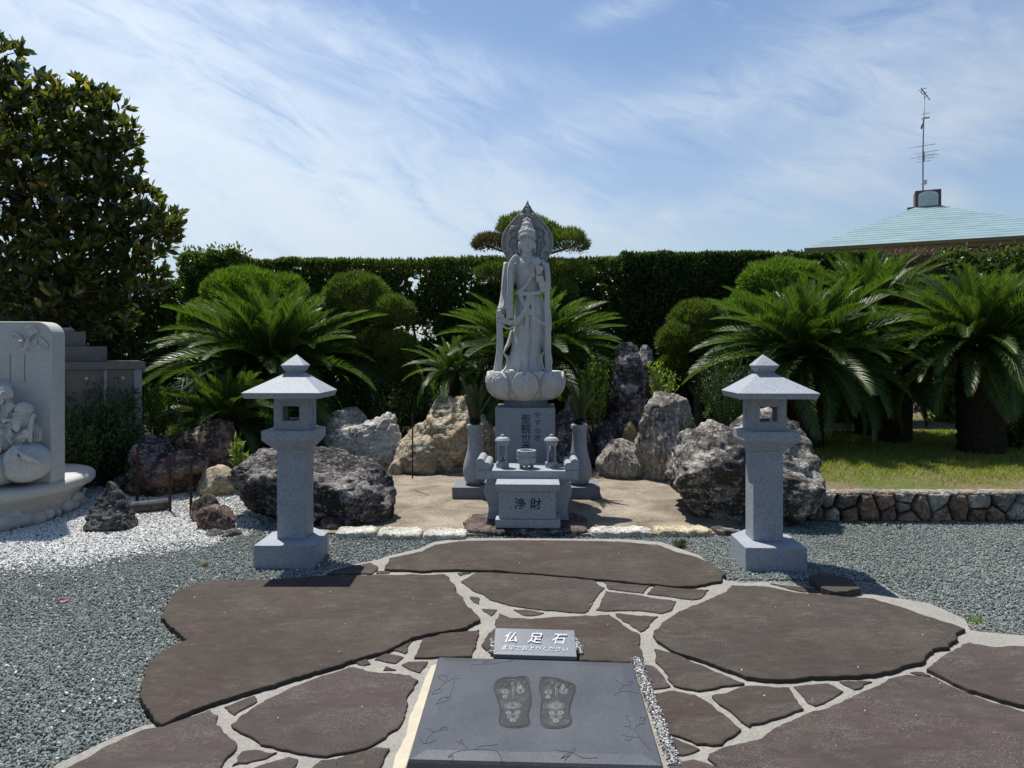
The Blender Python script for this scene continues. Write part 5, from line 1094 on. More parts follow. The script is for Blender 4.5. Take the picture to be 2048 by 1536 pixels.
def deity(cx, cy, r, cap, name='deity_figure', body=None, extra=None):
    S = Sculpt(); c = mp_(cx, cy, .155); rr = r*u1
    S.ell(c, (rr, rr*.8, rr*1.22), nu=36, nv=24); S.ell((c[0], c[1]-rr*.55, c[2]-rr*.15), (rr*.72, rr*.4, rr*.6))
    S.tube([(c[0]-.0, c[1]-rr*.85, c[2]+rr*.15), (c[0], c[1]-rr*1.05, c[2]-rr*.2)], [rr*.09, rr*.17], 10)
    for s in (-1, 1):
        S.ell((c[0]+s*rr*.42, c[1]-rr*.82, c[2]-rr*.18), (rr*.26, rr*.2, rr*.2)); S.tube(spl([(c[0]+s*rr*.16, c[1]-rr*.85, c[2]+rr*.28), (c[0]+s*rr*.42, c[1]-rr*.82, c[2]+rr*.40), (c[0]+s*rr*.66, c[1]-rr*.62, c[2]+rr*.25)], 4), rr*.05, 6)
        S.tube(spl([(c[0]+s*rr*.2, c[1]-rr*.86, c[2]+rr*.08), (c[0]+s*rr*.4, c[1]-rr*.84, c[2]+rr*.17), (c[0]+s*rr*.6, c[1]-rr*.68, c[2]+rr*.06)], 4), rr*.04, 6)
        S.ell((c[0]+s*rr*1.0, c[1]+.0, c[2]-rr*.15), (rr*.14, rr*.22, rr*.42))
    S.tube(spl([(c[0]-rr*.36, c[1]-rr*.82, c[2]-rr*.40), (c[0], c[1]-rr*.92, c[2]-rr*.56), (c[0]+rr*.36, c[1]-rr*.82, c[2]-rr*.40)], 4), rr*.07, 7)
    if cap == 'tall': S.ell((c[0]+rr*.18, c[1]+.01, c[2]+rr*1.15), (rr*1.08, rr*.82, rr*.82), nu=36, nv=22); S.tube([(c[0]-rr*.85, c[1]-rr*.45, c[2]+rr*.62), (c[0], c[1]-rr*.85, c[2]+rr*.68), (c[0]+rr*.9, c[1]-rr*.4, c[2]+rr*.72)], rr*.10, 7)
    if cap == 'soft': S.ell((c[0], c[1], c[2]+rr*.95), (rr*1.08, rr*.85, rr*.62)); S.ell((c[0], c[1], c[2]+rr*1.55), (rr*.75, rr*.6, rr*.6))
    for j in range(7):      # beard strands
        x_ = (j-3)/3.0; S.tube(spl([(c[0]+x_*rr*.45, c[1]-rr*.80, c[2]-rr*.62), (c[0]+x_*rr*.40, c[1]-rr*.86, c[2]-rr*1.0), (c[0]+x_*rr*.12, c[1]-rr*.78, c[2]-rr*1.5)], 4), [rr*.12-rr*.008*i for i in range(9)], 7)
    for j in range(6):      # robe folds under the chin
        S.tube(spl([(c[0]-rr*(1.0+.16*j), c[1]-rr*.55, c[2]-rr*(1.0+.1*j)), (c[0], c[1]-rr*1.05, c[2]-rr*(1.75+.28*j)), (c[0]+rr*(1.0+.16*j), c[1]-rr*.55, c[2]-rr*(1.0+.1*j))], 5), rr*.07, 7)
    for b in (body or []): S.ell(mp_(b[0], b[1], b[4]), (b[2]*u1, b[5], b[3]*u1), nu=40, nv=26)
    for e in (extra or []): S.tube(spl([mp_(x, y, d) for x, y, d in e[0]], 4), e[1], 9)
    return S.obj(name, M['plaque'], mono, voxel=.0048)
deity(150, 690, 58, 'tall', body=[(205, 800, 98, 100, 0, .16), (120, 810, 90, 60, .05, .10), (150, 790, 48, 40, .10, .05), (186, 790, 22, 30, .22, .03)], extra=[([(212, 850, .2), (210, 780, .22), (225, 690, .2), (240, 655, .18)], .017), ([(120, 830, .2), (150, 815, .22), (185, 800, .23)], .016)]+[([(172, 775+j*14, .235), (198, 773+j*14, .245)], .010) for j in range(4)]+[([(225+j*18, 770, .12), (222+j*18, 840, .13)], .008) for j in range(4)])
deity(55, 650, 46, 'soft', body=[(40, 740, 70, 75, 0, .15)], extra=[([(20, 690, .2), (60, 700, .22), (80, 690, .2)], .014)])
deity(35, 515, 52, 'round', body=[(20, 470, 72, 52, .0, .10), (10, 620, 80, 80, 0, .1)])
deity(18, 840, 66, 'soft', body=[(-20, 1010, 120, 130, .1, .2), (30, 1060, 60, 90, .2, .16)])
deity(-140, 640, 70, 'tall', body=[(-140, 820, 140, 150, 0, .18)]); deity(-330, 700, 70, 'soft', body=[(-330, 900, 150, 170, .05, .2)])
S = Sculpt(); S.ell(mp_(198, 990, .15), (140*u1, .18, 128*u1), nu=56, nv=36); S.ell(mp_(150, 955, .19), (88*u1, .14, 92*u1), nu=40, nv=26); S.ell(mp_(245, 1000, .13), (92*u1, .15, 108*u1), nu=40, nv=26); S.ell(mp_(180, 1050, .16), (120*u1, .17, 80*u1), nu=40, nv=26)
for j in range(7): S.tube(spl([mp_(100+j*6, 885+j*6, .26), mp_(130+j*22, 920+j*10, .345-j*.008), mp_(170+j*26, 990+j*8, .33-j*.018)], 5), [.010-.0006*i for i in range(11)], 7)
S.ell(mp_(192, 985, .13), (143*u1, .17, 130*u1), nu=56, nv=36); S.tube(spl([mp_(70, 900, .3), mp_(60, 980, .34), mp_(80, 1080, .3)], 4), .012, 8)
for j in range(5): S.tube(spl([mp_(95+j*12, 880, .27), mp_(90+j*10, 920, .315), mp_(84+j*8, 960, .33)], 3), .006, 6)
S.obj('treasure_sack', M['plaque'], mono, voxel=.008)
# bird with fanned tail and spread wings, in low relief
S = Sculpt(); S.ell(mp_(188, 172, .03), (.020, .028, .060), (0, .30, 0)); S.tube(spl([mp_(178, 195, .04), mp_(150, 200, .05), mp_(142, 160, .055)], 4), [.016, .015, .013, .012, .011, .011, .011, .012, .012], 8); S.ell(mp_(143, 150, .055), (.017, .018, .014)); S.tube([mp_(133, 152, .055), mp_(112, 160, .05)], [.006, .002], 6)
for j in range(9):
    a = R(118-j*12); S.tube([mp_(200, 125, .02), mp_(206+36*math.cos(a), 108-38*math.sin(a), .018), mp_(212+64*math.cos(a), 104-64*math.sin(a), .006)], [.004, .006, .008], 7)
for bone, dx, dy, nf in (([(208, 165), (255, 130), (300, 135), (338, 185)], -8, 62, 11), ([(168, 150), (140, 108), (105, 92), (74, 104)], 6, 42, 9)):
    B = spl([(a, b, 0) for a, b in bone], 8); S.tube([mp_(p[0], p[1], .008) for p in B], .007, 7)
    for j in range(nf):
        p = B[int((len(B)-1)*(j+.5)/nf)]; S.tube([mp_(p[0], p[1], .006), mp_(p[0]+dx*.5, p[1]+dy*.5, .006), mp_(p[0]+dx*(1+.12*j), p[1]+dy*(1-.04*j), .001)], [.006, .0065, .003], 7)
S.obj('carved_bird', M['plaque'], mono, voxel=.0034)
for x in (72, 173): 
    bm = bmesh.new(); a = mp_(x, 235, .0); b = mp_(x, 430, .0); bx(bm, a[0]-.003, a[0]+.003, sfy-.0015, sfy+.01, b[2], a[2]); bmo('carved_line', bm, M['tomb'], mono)

# ------------------------------------------------------------------ stepped stone pedestal in the shade
DT = 8.0; kt = DT/FPX
t = empty('stepped_monument', (X(291, DT), DT, 0), 'dark stepped granite pedestal in the shade under the broadleaf tree', 'monument', rz=.55)
xo = X(291, DT); sxx = lambda p: X(p, DT)-xo
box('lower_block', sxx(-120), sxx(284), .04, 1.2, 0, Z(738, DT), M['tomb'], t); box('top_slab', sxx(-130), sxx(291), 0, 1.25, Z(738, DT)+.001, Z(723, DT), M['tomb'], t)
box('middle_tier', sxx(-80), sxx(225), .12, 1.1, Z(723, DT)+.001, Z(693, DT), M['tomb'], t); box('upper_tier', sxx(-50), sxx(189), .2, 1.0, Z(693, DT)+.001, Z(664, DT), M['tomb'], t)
for px_ in (155, 225, 285):
    box('pilaster', sxx(px_-14 if px_ > 280 else px_-6), sxx(px_), .02, .1, 0, Z(738.5, DT), M['granite_dark'], t)
for px_ in (190, 252): 
    bm = bmesh.new(); lathe(bm, [(.017, 0), (.017, .006)], 16); bmo('bolt_cap', bm, M['plaque'], t, (sxx(px_), .039, Z(755, DT)), (R(90), 0, 0))
bm = bmesh.new(); lathe(bm, [(.07, 0), (.075, .02), (.045, .045), (.001, .05)], 24); bmo('finial', bm, M['granite'], t, (sxx(158), .35, Z(664, DT)), smooth=True)

# ------------------------------------------------------------------ foliage builders
def unit(a): return a/np.maximum(np.linalg.norm(a, axis=-1, keepdims=True), 1e-9)
def leafquads(Cn, D, L, Wd, fold=0.0):
    """one rhombic leaf per row; with fold each leaf is two halves creased at the midrib"""
    n = len(Cn); D = unit(D); rnd = rng.normal(size=(n, 3)); Sd = unit(np.cross(D, rnd)); L = np.broadcast_to(np.asarray(L, float), n)[:, None]; Wd = np.broadcast_to(np.asarray(Wd, float), n)[:, None]
    if not fold:
        V = np.stack([Cn, Cn+D*L*.45+Sd*Wd/2, Cn+D*L, Cn+D*L*.45-Sd*Wd/2], 1).reshape(-1, 3); return V, np.arange(4*n).reshape(n, 4)
    Nn = np.cross(D, Sd)
    V = np.stack([Cn, Cn+D*L*.35+Sd*Wd*.42+Nn*Wd*fold, Cn+D*L*.70+Sd*Wd*.45+Nn*Wd*(fold-.05), Cn+D*L-Nn*L*.06, Cn+D*L*.70-Sd*Wd*.45+Nn*Wd*(fold-.05), Cn+D*L*.35-Sd*Wd*.42+Nn*Wd*fold, Cn+D*L*.52], 1).reshape(-1, 3)
    i = np.arange(n)[:, None]*7; F = np.concatenate([i+np.array([a]) for a in ((0, 1, 6), (1, 2, 6), (2, 3, 6), (3, 4, 6), (4, 5, 6), (5, 0, 6))]); return V, F
def vnoise(P, s, seed=0): return np.array([mn.noise(Vector((a*s+seed, b*s, c*s))) for a, b, c in P])
def sphere_dirs(n, zmin=-1.0):
    z = rng.uniform(zmin, 1, n); a = rng.uniform(0, 2*np.pi, n); r = np.sqrt(1-z*z); return np.c_[r*np.cos(a), r*np.sin(a), z]
def twigs(name, lines, mat, parent, n=5): return tubes(name, lines, mat, parent, n)

# ------------------------------------------------------------------ hedges
def hedge(label, px0, px1, pyt, d, depth, n, mat, lsize=(.070, .034), zb=0.1, bumps=.10, gap=0.0, stems=10, seed=0, ragged=.0):
    x0, x1 = X(px0, d), X(px1, d); z1 = Z(pyt, d); t = empty('hedge', ((x0+x1)/2, d, zb), label, 'hedge')
    o = np.array([(x0+x1)/2, d, zb])
    u = rng.random(n); P = np.empty((n, 3)); Nn = np.empty((n, 3))
    front = u < .62; top = (u >= .62) & (u < .82); ins_ = u >= .82
    P[:, 0] = rng.uniform(x0, x1, n); P[:, 2] = rng.uniform(zb, z1, n); P[:, 1] = d+rng.uniform(.15, depth, n); Nn[:] = (0, -.7, .5)
    P[front, 1] = d+np.abs(rng.normal(0, .13, front.sum())); 
    P[top, 2] = z1-np.abs(rng.normal(0, .05, top.sum())); P[top, 1] = d+rng.uniform(0, depth, top.sum()); Nn[top] = (0, -.15, 1)
    b = vnoise(P, 1.4, seed)*bumps+vnoise(P, 4.5, seed+9)*bumps*.5
    P[:, 1] -= b*1.3*(P[:, 1] < d+.4); P[:, 2] += np.where(P[:, 2] > z1-.25, b*.45+np.where(rng.random(n) < ragged, rng.random(n)*.16, 0), 0)
    if gap:
        g = vnoise(P, 1.9, seed+31)+vnoise(P, 6.5, seed+37)*.5; keep = ~((g < -.22+gap) & (P[:, 2] < z1-.30) & (P[:, 2] > zb+.9) & (rng.random(n) < .93)); P, Nn = P[keep], Nn[keep]; n = len(P)
    D = Nn+rng.normal(0, .55, (n, 3)); V, F = leafquads(P-o, D, rng.uniform(.7, 1.3, n)*lsize[0], rng.uniform(.7, 1.3, n)*lsize[1])
    c = obj('foliage', npmesh('foliage', V, F, mat), t)
    if lsize[1] > .02:      # older, bigger leaf sprays inside the hedge
        k = int(n*.30); Q = np.c_[rng.uniform(x0, x1, k), rng.uniform(d+.15, d+depth, k), rng.uniform(zb, z1-.12, k)]
        if gap:
            g = vnoise(Q, 1.9, seed+31)+vnoise(Q, 6.5, seed+37)*.5; Q = Q[~((g < -.22+gap) & (Q[:, 2] > zb+.9))]; k = len(Q)
        V, F = leafquads(Q-o, rng.normal(0, 1, (k, 3))+np.array([0, 0, .6]), .16, .085); obj('inner_foliage', npmesh('inner_foliage', V, F, mat), t)
    for i in range(stems):
        xx = x0+(x1-x0)*(i+.5)/stems-o[0]; L = [((xx, depth*.5, -.1), (xx+rng.uniform(-.1, .1), depth*.5, (z1-zb)*.5), (xx+rng.uniform(-.25, .25), depth*.45, (z1-zb)*.93)), [.035, .025, .010]]
        br = [L]+[[((xx, depth*.5, h), (xx+s_*.18, depth*.4, h+.25), (xx+s_*.34, depth*.3, h+.6)), [.014, .010, .005]] for h in (.5, .9, 1.3, 1.7) for s_ in (-1, 1)]
        twigs('trunk', br, M['bark'], t)
    return t
DH = 12.6
hedge('long clipped hedge with light gaps, left of the statue', 352, 1246, 520, DH, .75, 110000, M['fol_hedge'], gap=-.02, stems=16, seed=1, zb=.2)
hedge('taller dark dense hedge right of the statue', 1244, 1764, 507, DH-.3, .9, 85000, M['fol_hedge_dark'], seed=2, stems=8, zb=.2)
hedge('bare brown dried-out hedge section under the teal roof', 1756, 1918, 516, DH-.1, .6, 26000, M['fol_dry'], lsize=(.13, .016), bumps=.16, seed=3, stems=5, zb=.4, ragged=.3)
hedge('bushy green hedge section at the right edge under the eave', 1905, 2330, 500, DH-.4, .9, 48000, M['fol_hedge'], bumps=.25, seed=4, stems=6, zb=.2, ragged=.05)
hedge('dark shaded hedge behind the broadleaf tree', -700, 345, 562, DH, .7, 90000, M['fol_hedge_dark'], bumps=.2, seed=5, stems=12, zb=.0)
hedge('lighter loose top of shrubs where the hedge starts, beside the tree', 362, 480, 512, DH-.35, .6, 14000, M['fol_hedge'], bumps=.25, seed=6, stems=2, zb=1.0, ragged=.12)

# ------------------------------------------------------------------ clipped pines
def pad_geo(c, r, n, up=.7, L=.075, wd=.014, zmin=-.55):
    """needle-covered cloud pad; c centre, r radii"""
    U = sphere_dirs(n, zmin); k = 1+.16*vnoise(U*2.2+np.array(c), 1.0, 3)+.11*vnoise(U*6+np.array(c), 1.0, 8); rr = np.where(rng.random(n) < .75, 1-np.abs(rng.normal(0, .05, n)), rng.uniform(.55, .95, n))*k
    P = U*rr[:, None]*np.array(r)+np.array(c); D = unit(U/np.array(r))*.65+np.array([0, 0, up])+rng.normal(0, .38, (n, 3)); return leafquads(P, D, rng.uniform(.6, 1.25, n)*L, wd)
def pine(name, label, d, pads, trunk, mat, n_per=2600, L=.090, group=None, lim=None):
    bx0 = X(trunk[0][0], d); t = empty(name, (bx0, d, .1), label, 'pine', group); o = np.array([bx0, d, .1]); sc = d/FPX
    for p in pads:
        px, py, rx, ry = p[:4]; dd = p[4] if len(p) > 4 else 0; mt = p[5] if len(p) > 5 else mat
        c = np.array([X(px, d+dd), d+dd, Z(py, d+dd)])-o; r = (rx*sc, rx*sc*.85, ry*sc*1.08); n = int(1.9*n_per*(rx*max(ry, rx*.5))/1300.)+1200
        V, F = pad_geo(c, r, n, L=L); obj('foliage_pad', npmesh('foliage_pad', V, F, mt), t)
    tl_ = [tuple(np.array([X(a, d), d+.05*i, Z(b, d)])-o) for i, (a, b) in enumerate(trunk)]; tl_ = [(tl_[0][0], tl_[0][1], -.2)]+tl_
    twigs('trunk', [(spl(tl_), [.075-.055*i/(len(spl(tl_))-1) for i in range(len(spl(tl_)))])], M['bark'], t, 9)
    br = []
    for p in pads:
        px, py, rx, ry = p[:4]; dd = p[4] if len(p) > 4 else 0; c = np.array([X(px, d+dd), d+dd, Z(py+ry*.35, d+dd)])-o
        near = min(tl_, key=lambda q: abs(q[2]-c[2]+.15)+abs(q[0]-c[0])*.3); mid = (np.array(near)+c)/2+np.array([0, 0, -.06]); br.append((spl([near, tuple(mid), tuple(c)], 4), [.03-.018*i/8 for i in range(9)]))
        for j in range(6):
            e = c+np.array([rng.uniform(-.8, .8)*rx*sc, rng.uniform(-.4, .4)*rx*sc, rng.uniform(.1, .8)*ry*sc]); br.append(([tuple(c*.98+np.array(mid)*.02), tuple((c+e)/2), tuple(e)], [.012, .008, .004]))
    twigs('branch', br, M['bark'], t, 6); return t
pine('cloud_pruned_tree', 'bright green cloud-pruned tree with three domes behind the left cycad', 11.0, [(490, 590, 78, 46), (568, 592, 44, 36, .3), (402, 640, 36, 30, -.1), (445, 625, 40, 34, .1), (520, 640, 90, 40, .3), (420, 680, 46, 30, .2)], [(500, 800), (490, 700), (500, 600)], M['fol_pine'])
pine('cloud_pruned_tree', 'cloud-pruned tree of stacked domes left of the statue, between cycads', 10.6, [(714, 594, 60, 40), (780, 628, 42, 30, -.2), (700, 640, 46, 24, .2), (745, 690, 50, 26), (790, 700, 40, 30, -.2), (700, 706, 44, 26, .1), (760, 762, 55, 34, .1), (800, 755, 36, 30, 0)], [(740, 840), (745, 740), (725, 650), (714, 600)], M['fol_pine_dull'])
pine('cloud_pruned_tree', 'small dark cloud-pruned tree right of the standing rock', 10.4, [(1394, 642, 50, 34), (1356, 688, 38, 34, -.2), (1400, 700, 46, 38, .1), (1372, 735, 48, 30, .1), (1425, 740, 40, 34, .2)], [(1395, 800), (1392, 720), (1395, 650)], M['fol_pine_dull'])
pine('cloud_pruned_tree', 'bright domed tree rising behind the right cycads', 11.2, [(1565, 562, 80, 36), (1492, 622, 46, 26, -.1), (1530, 600, 60, 30, .1), (1470, 655, 40, 24, .1), (1600, 600, 60, 40, .3)], [(1560, 780), (1550, 680), (1560, 580)], M['fol_pine'])
pt = pine('pine_tree', 'layered pine with spreading branches behind the statue, rising above the hedge', 11.4, [(1046, 456, 48, 22), (1132, 488, 42, 25), (1092, 470, 28, 20, .2), (982, 489, 34, 16, 0, M['fol_pine_brown']), (1112, 548, 58, 24, -.1), (1110, 584, 38, 22, -.3), (1000, 548, 46, 20, -.2), (1150, 545, 34, 18, .1), (1158, 616, 34, 12, -.2, M['fol_pine_brown'])],
     [(1075, 780), (1085, 700), (1060, 620), (1080, 560), (1062, 500), (1050, 455)], M['fol_pine_dull'], n_per=1500, L=.09)

# ------------------------------------------------------------------ cycads
def frond_mesh(name, L, bend, seed, leaf=.25, pairs=108):
    rg = np.random.default_rng(seed); ns = 26; s = np.linspace(0, 1, ns); th = -bend*s**1.4; x = np.concatenate([[0], np.cumsum(np.cos(th[1:])/(ns-1))])*L; z = np.concatenate([[0], np.cumsum(np.sin(th[1:])/(ns-1))])*L; y = .05*L*s*s*rg.uniform(-1, 1)
    R_ = np.c_[x, y, z]; V = []; F = []; hw = .0075
    for i in range(ns): w = hw*(1-.8*s[i]); V += [(x[i], y[i]-w, z[i]), (x[i], y[i]+w, z[i]), (x[i], y[i], z[i]+w*1.2)]
    for i in range(ns-1): a = 3*i; F += [(a, a+1, a+4, a+3), (a+1, a+2, a+5, a+4), (a+2, a, a+3, a+5)]
    nr = len(F)
    for k in range(pairs):
        q = .10+.89*(k+.5)/pairs; p = np.array([np.interp(q, s, R_[:, c]) for c in range(3)]); t_ = np.interp(q, s, th); T = np.array([math.cos(t_), 0, math.sin(t_)]); Nn = np.array([-math.sin(t_), 0, math.cos(t_)])
        ll = leaf*L/1.4*(math.sin(math.pi*min(1, (q*.93+.07))**.75)**.55+.12)
        for sd in (-1, 1):
            fa = R(58-34*q+rg.uniform(-4, 4)); el = R(30+rg.uniform(-7, 7)); Dd = T*math.cos(fa)+np.array([0, sd, 0])*math.sin(fa)*math.cos(el)+Nn*math.sin(fa)*math.sin(el); Wv = T*.0056
            b = len(V); m = p+Dd*ll*.55+Nn*ll*.02; e = p+Dd*ll-Nn*ll*.10
            V += [tuple(p-Wv*.8), tuple(p+Wv*.8), tuple(m+Wv), tuple(m-Wv), tuple(e)]; F += [(b, b+1, b+2, b+3), (b+3, b+2, b+4, b+4)]
    Q = np.array([f for f in F if f[2] != f[3]]); T3 = np.array([f[:3] for f in F if f[2] == f[3]])
    me = npmesh(name, V, [Q, T3], M['fol_cycad']); me.materials.append(M['rachis'])
    mi = np.zeros(len(me.polygons), np.int32); mi[:nr] = 1; me.polygons.foreach_set('material_index', mi); return me
FR_ = [[frond_mesh('frond', 1.0, b, 10*i+j) for j in range(2)] for i, b in enumerate((.28, .6, .95, 1.3))]
def cycad(label, px, py, d, L, n, zg=.2, tr=.16, emax=86, emin=-18, trunk=True, name='cycad', cat='cycad'):
    c = Vector((X(px, d), d, Z(py, d))); t = empty(name, (c.x, c.y, zg), label, cat, 'cycads in the garden bed'); hz = c.z-zg
    for i in range(n):
        f = (i+.5)/n; az = i*2.39996+rng.uniform(-.2, .2); e = R(emax+(emin-emax)*f**1.15+rng.uniform(-9, 9)); bi = min(3, int(f*3.2+rng.uniform(0, .9))); l = L*(.62+.42*min(1, f*2.2))*rng.uniform(.82, 1.08)
        o = obj('frond', FR_[bi][i % 2], t, (.05*math.cos(az), .05*math.sin(az), hz+.05*(1-f)), (0, 0, 0), (l, l, l))
        o.rotation_euler = (Matrix.Rotation(az, 3, 'Z')@Matrix.Rotation(-e, 3, 'Y')@Matrix.Rotation(rng.uniform(-.35, .35), 3, 'X')).to_euler()
    if trunk:
        V, F = [], []; rows, cols = max(6, int(hz/.045)), 22; 
        for i in range(rows+1):
            for j in range(cols):
                a = 2*math.pi*(j+.5*(i % 2))/cols; rr = tr*(1+.10*mn.noise(Vector((i*.9, j*1.3, px))))*(1+.09*((i+j) % 2)); V.append((rr*math.cos(a), rr*math.sin(a), -.15+(hz+.2)*i/rows))
        F = [(i*cols+j, i*cols+(j+1) % cols, (i+1)*cols+(j+1) % cols, (i+1)*cols+j) for i in range(rows) for j in range(cols)]
        obj('trunk', npmesh('trunk', V, np.array(F), M['cycad_trunk']), t)
    return t
cycad('largest cycad with wide glossy crown directly behind the left lantern', 548, 742, 9.9, 1.60, 160, tr=.18)
cycad('low drooping cycad beside the yellow-green shrub, over the brown rocks', 452, 850, 8.7, 1.0, 74, emin=-30, tr=.14)
cycad('cycad behind the statue with fronds spreading on both sides', 1062, 722, 9.95, 1.35, 130, tr=.17)
cycad('small cycad offshoot left of the statue', 905, 748, 9.5, .66, 40, tr=.09)
cycad('cycad just behind the right lantern, leaning left', 1612, 722, 9.1, 1.45, 130, tr=.2)
cycad('cycad furthest back in the right group, under the brown hedge', 1738, 640, 10.4, 1.35, 110, tr=.19)
cycad('cycad at the right edge of the picture with thick trunk', 1962, 700, 8.6, 1.35, 130, tr=.24)
cycad('low dark cycad tucked between the two thick trunks at right', 1790, 770, 9.6, .95, 44, tr=.2)
# cut fronds in the vases
FRC = []
for q in FR_[0]:
    q = q.copy(); q.materials.clear(); q.materials.append(M['fol_vase']); q.materials.append(M['fol_bush']); FRC.append(q)
for (vx, vy, vz), lab in ((V1, 'cut cycad leaves standing in the left vase'), (V2, 'cut cycad leaves standing in the right vase')):
    t = empty('leaf_bouquet', (vx, vy, vz), lab, 'foliage', 'cut leaves in the vases')
    for i in range(9):
        az = i*2.4; e = R(88-(i*2.2)); l = rng.uniform(.40, .62)
        o = obj('leaf', FRC[i % 2], t, (0, 0, -.08), (0, 0, 0), (l, l*.8, l)); o.rotation_euler = (Matrix.Rotation(az, 3, 'Z')@Matrix.Rotation(-e, 3, 'Y')).to_euler()

# ------------------------------------------------------------------ shrubs
def shrub(label, px, py, rx, ry, d, n, mat, leaf=(.04, .02), stems=14, zg=.1, name='shrub', spiky=0.0, nt=60):
    c = np.array([X(px, d), d, Z(py, d)]); sc = d/FPX; r = np.array([rx*sc, rx*sc*.8, ry*sc]); t = empty(name, (c[0], c[1], zg), label, 'shrub'); o = np.array([c[0], c[1], zg]); base = np.array([0, 0, 0.]); cl = c-o
    U = sphere_dirs(nt, -.5); tips = cl+U*r*rng.uniform(.6, 1.0, nt)[:, None]+np.array([0, 0, spiky])*rng.random(nt)[:, None]*r[2]
    k = rng.integers(0, nt, n); f = rng.uniform(.35, 1.03, n); st = base*.6+cl*.4-np.array([0, 0, r[2]*.6]); P = st+(tips[k]-st)*f[:, None]+rng.normal(0, .09, (n, 3))*r*(1.1-f*.7)[:, None]*1.6
    P[:, 2] = np.maximum(P[:, 2], .0); D = unit(tips[k]-st)*.6+np.array([0, 0, .35])+rng.normal(0, .5, (n, 3)); V, F = leafquads(P, D, rng.uniform(.6, 1.3, n)*leaf[0], rng.uniform(.7, 1.2, n)*leaf[1], .15); obj('foliage', npmesh('foliage', V, F, mat), t)
    twigs('stems', [([tuple(base+rng.normal(0, .02, 3)*[1, 1, 0]), tuple(st+(tips[i]-st)*.35), tuple(tips[i])], [.009, .006, .002]) for i in range(min(stems, nt))], M['bark'], t, 5)
    return t
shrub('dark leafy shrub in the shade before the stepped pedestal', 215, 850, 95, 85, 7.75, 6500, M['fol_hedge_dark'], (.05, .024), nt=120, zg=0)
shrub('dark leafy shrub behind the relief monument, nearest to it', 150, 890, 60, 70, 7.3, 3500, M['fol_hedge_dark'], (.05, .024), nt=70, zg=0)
shrub('small bright yellow-green shrub left of the low cycad', 315, 800, 34, 36, 8.4, 1500, M['fol_bright'], (.045, .024), nt=50)
shrub('twiggy green shrub between fluted rock and right lantern', 1450, 775, 66, 52, 8.6, 4200, M['fol_bush'], (.032, .014), nt=110, spiky=.7)
shrub('yellow-green shrub growing beside the standing rock on its right', 1325, 762, 34, 34, 8.9, 800, M['fol_bright'], (.05, .024), nt=34, spiky=.6)
shrub('yellow-green shrub between the statue and the standing rock', 1188, 762, 36, 44, 9.0, 1300, M['fol_bright'], (.045, .022), nt=50, spiky=.3)
shrub('pale reedy plant beside the left lantern column', 478, 905, 16, 34, 7.6, 120, M['fol_bright'], (.09, .018), nt=18, spiky=.2, zg=0)
shrub('small fern-like weeds on top of the layered white rock', 770, 838, 46, 16, 9.6, 260, M['fol_bush'], (.09, .010), nt=30, zg=.2)
shrub('tiny green sprig growing on the fluted rock', 1372, 850, 20, 16, 7.9, 260, M['fol_bush'], (.03, .013), nt=18, zg=.6)
shrub('dark understorey shrub below the centre-left pine', 760, 800, 110, 60, 10.1, 5200, M['fol_hedge_dark'], (.05, .022), nt=110)
shrub('dark understorey shrub left of the pedestal under the small cycad', 900, 800, 80, 45, 10.2, 3000, M['fol_hedge_dark'], (.05, .022), nt=80)
shrub('dark understorey shrub behind the standing rock', 1260, 760, 90, 70, 10.6, 4200, M['fol_hedge_dark'], (.05, .022), nt=90)
shrub('dark shrub at the right edge beside the thick cycad trunk', 2040, 850, 40, 60, 9.0, 2200, M['fol_hedge_dark'], (.05, .024), nt=60, zg=.26)
shrub('little weed growing in the gravel left of the right lantern base', 1357, 1088, 18, 7, 5.35, 160, M['fol_bush'], (.035, .008), nt=14, zg=0, name='weed')
shrub('little weed growing in the gravel right of the big right flagstone', 1950, 1250, 16, 8, 3.9, 120, M['fol_bright'], (.03, .006), nt=12, zg=0, name='weed')

# lawn grass
n = 90000; P = np.c_[rng.uniform(2.5, 8.2, n), rng.uniform(6.42, 11, n)]; w = np.array([mn.noise(Vector((a*1.5, b*1.5, 0))) for a, b in P])
keep = (rng.random(n) < np.clip((P[:, 1]-6.5)*1.6+w*1.2, .04, 1)) & (P[:, 0] < P[:, 1]*.78); P = P[keep]; n = len(P)
B = np.c_[P, np.full(n, .262)]; V, F = leafquads(B, np.c_[rng.normal(0, .6, n), rng.normal(0, .6, n), np.full(n, .8)], rng.uniform(.03, .075, n), .006)
tag(obj('lawn_grass', npmesh('lawn_grass', V, F, M['grass'])), kind='stuff')

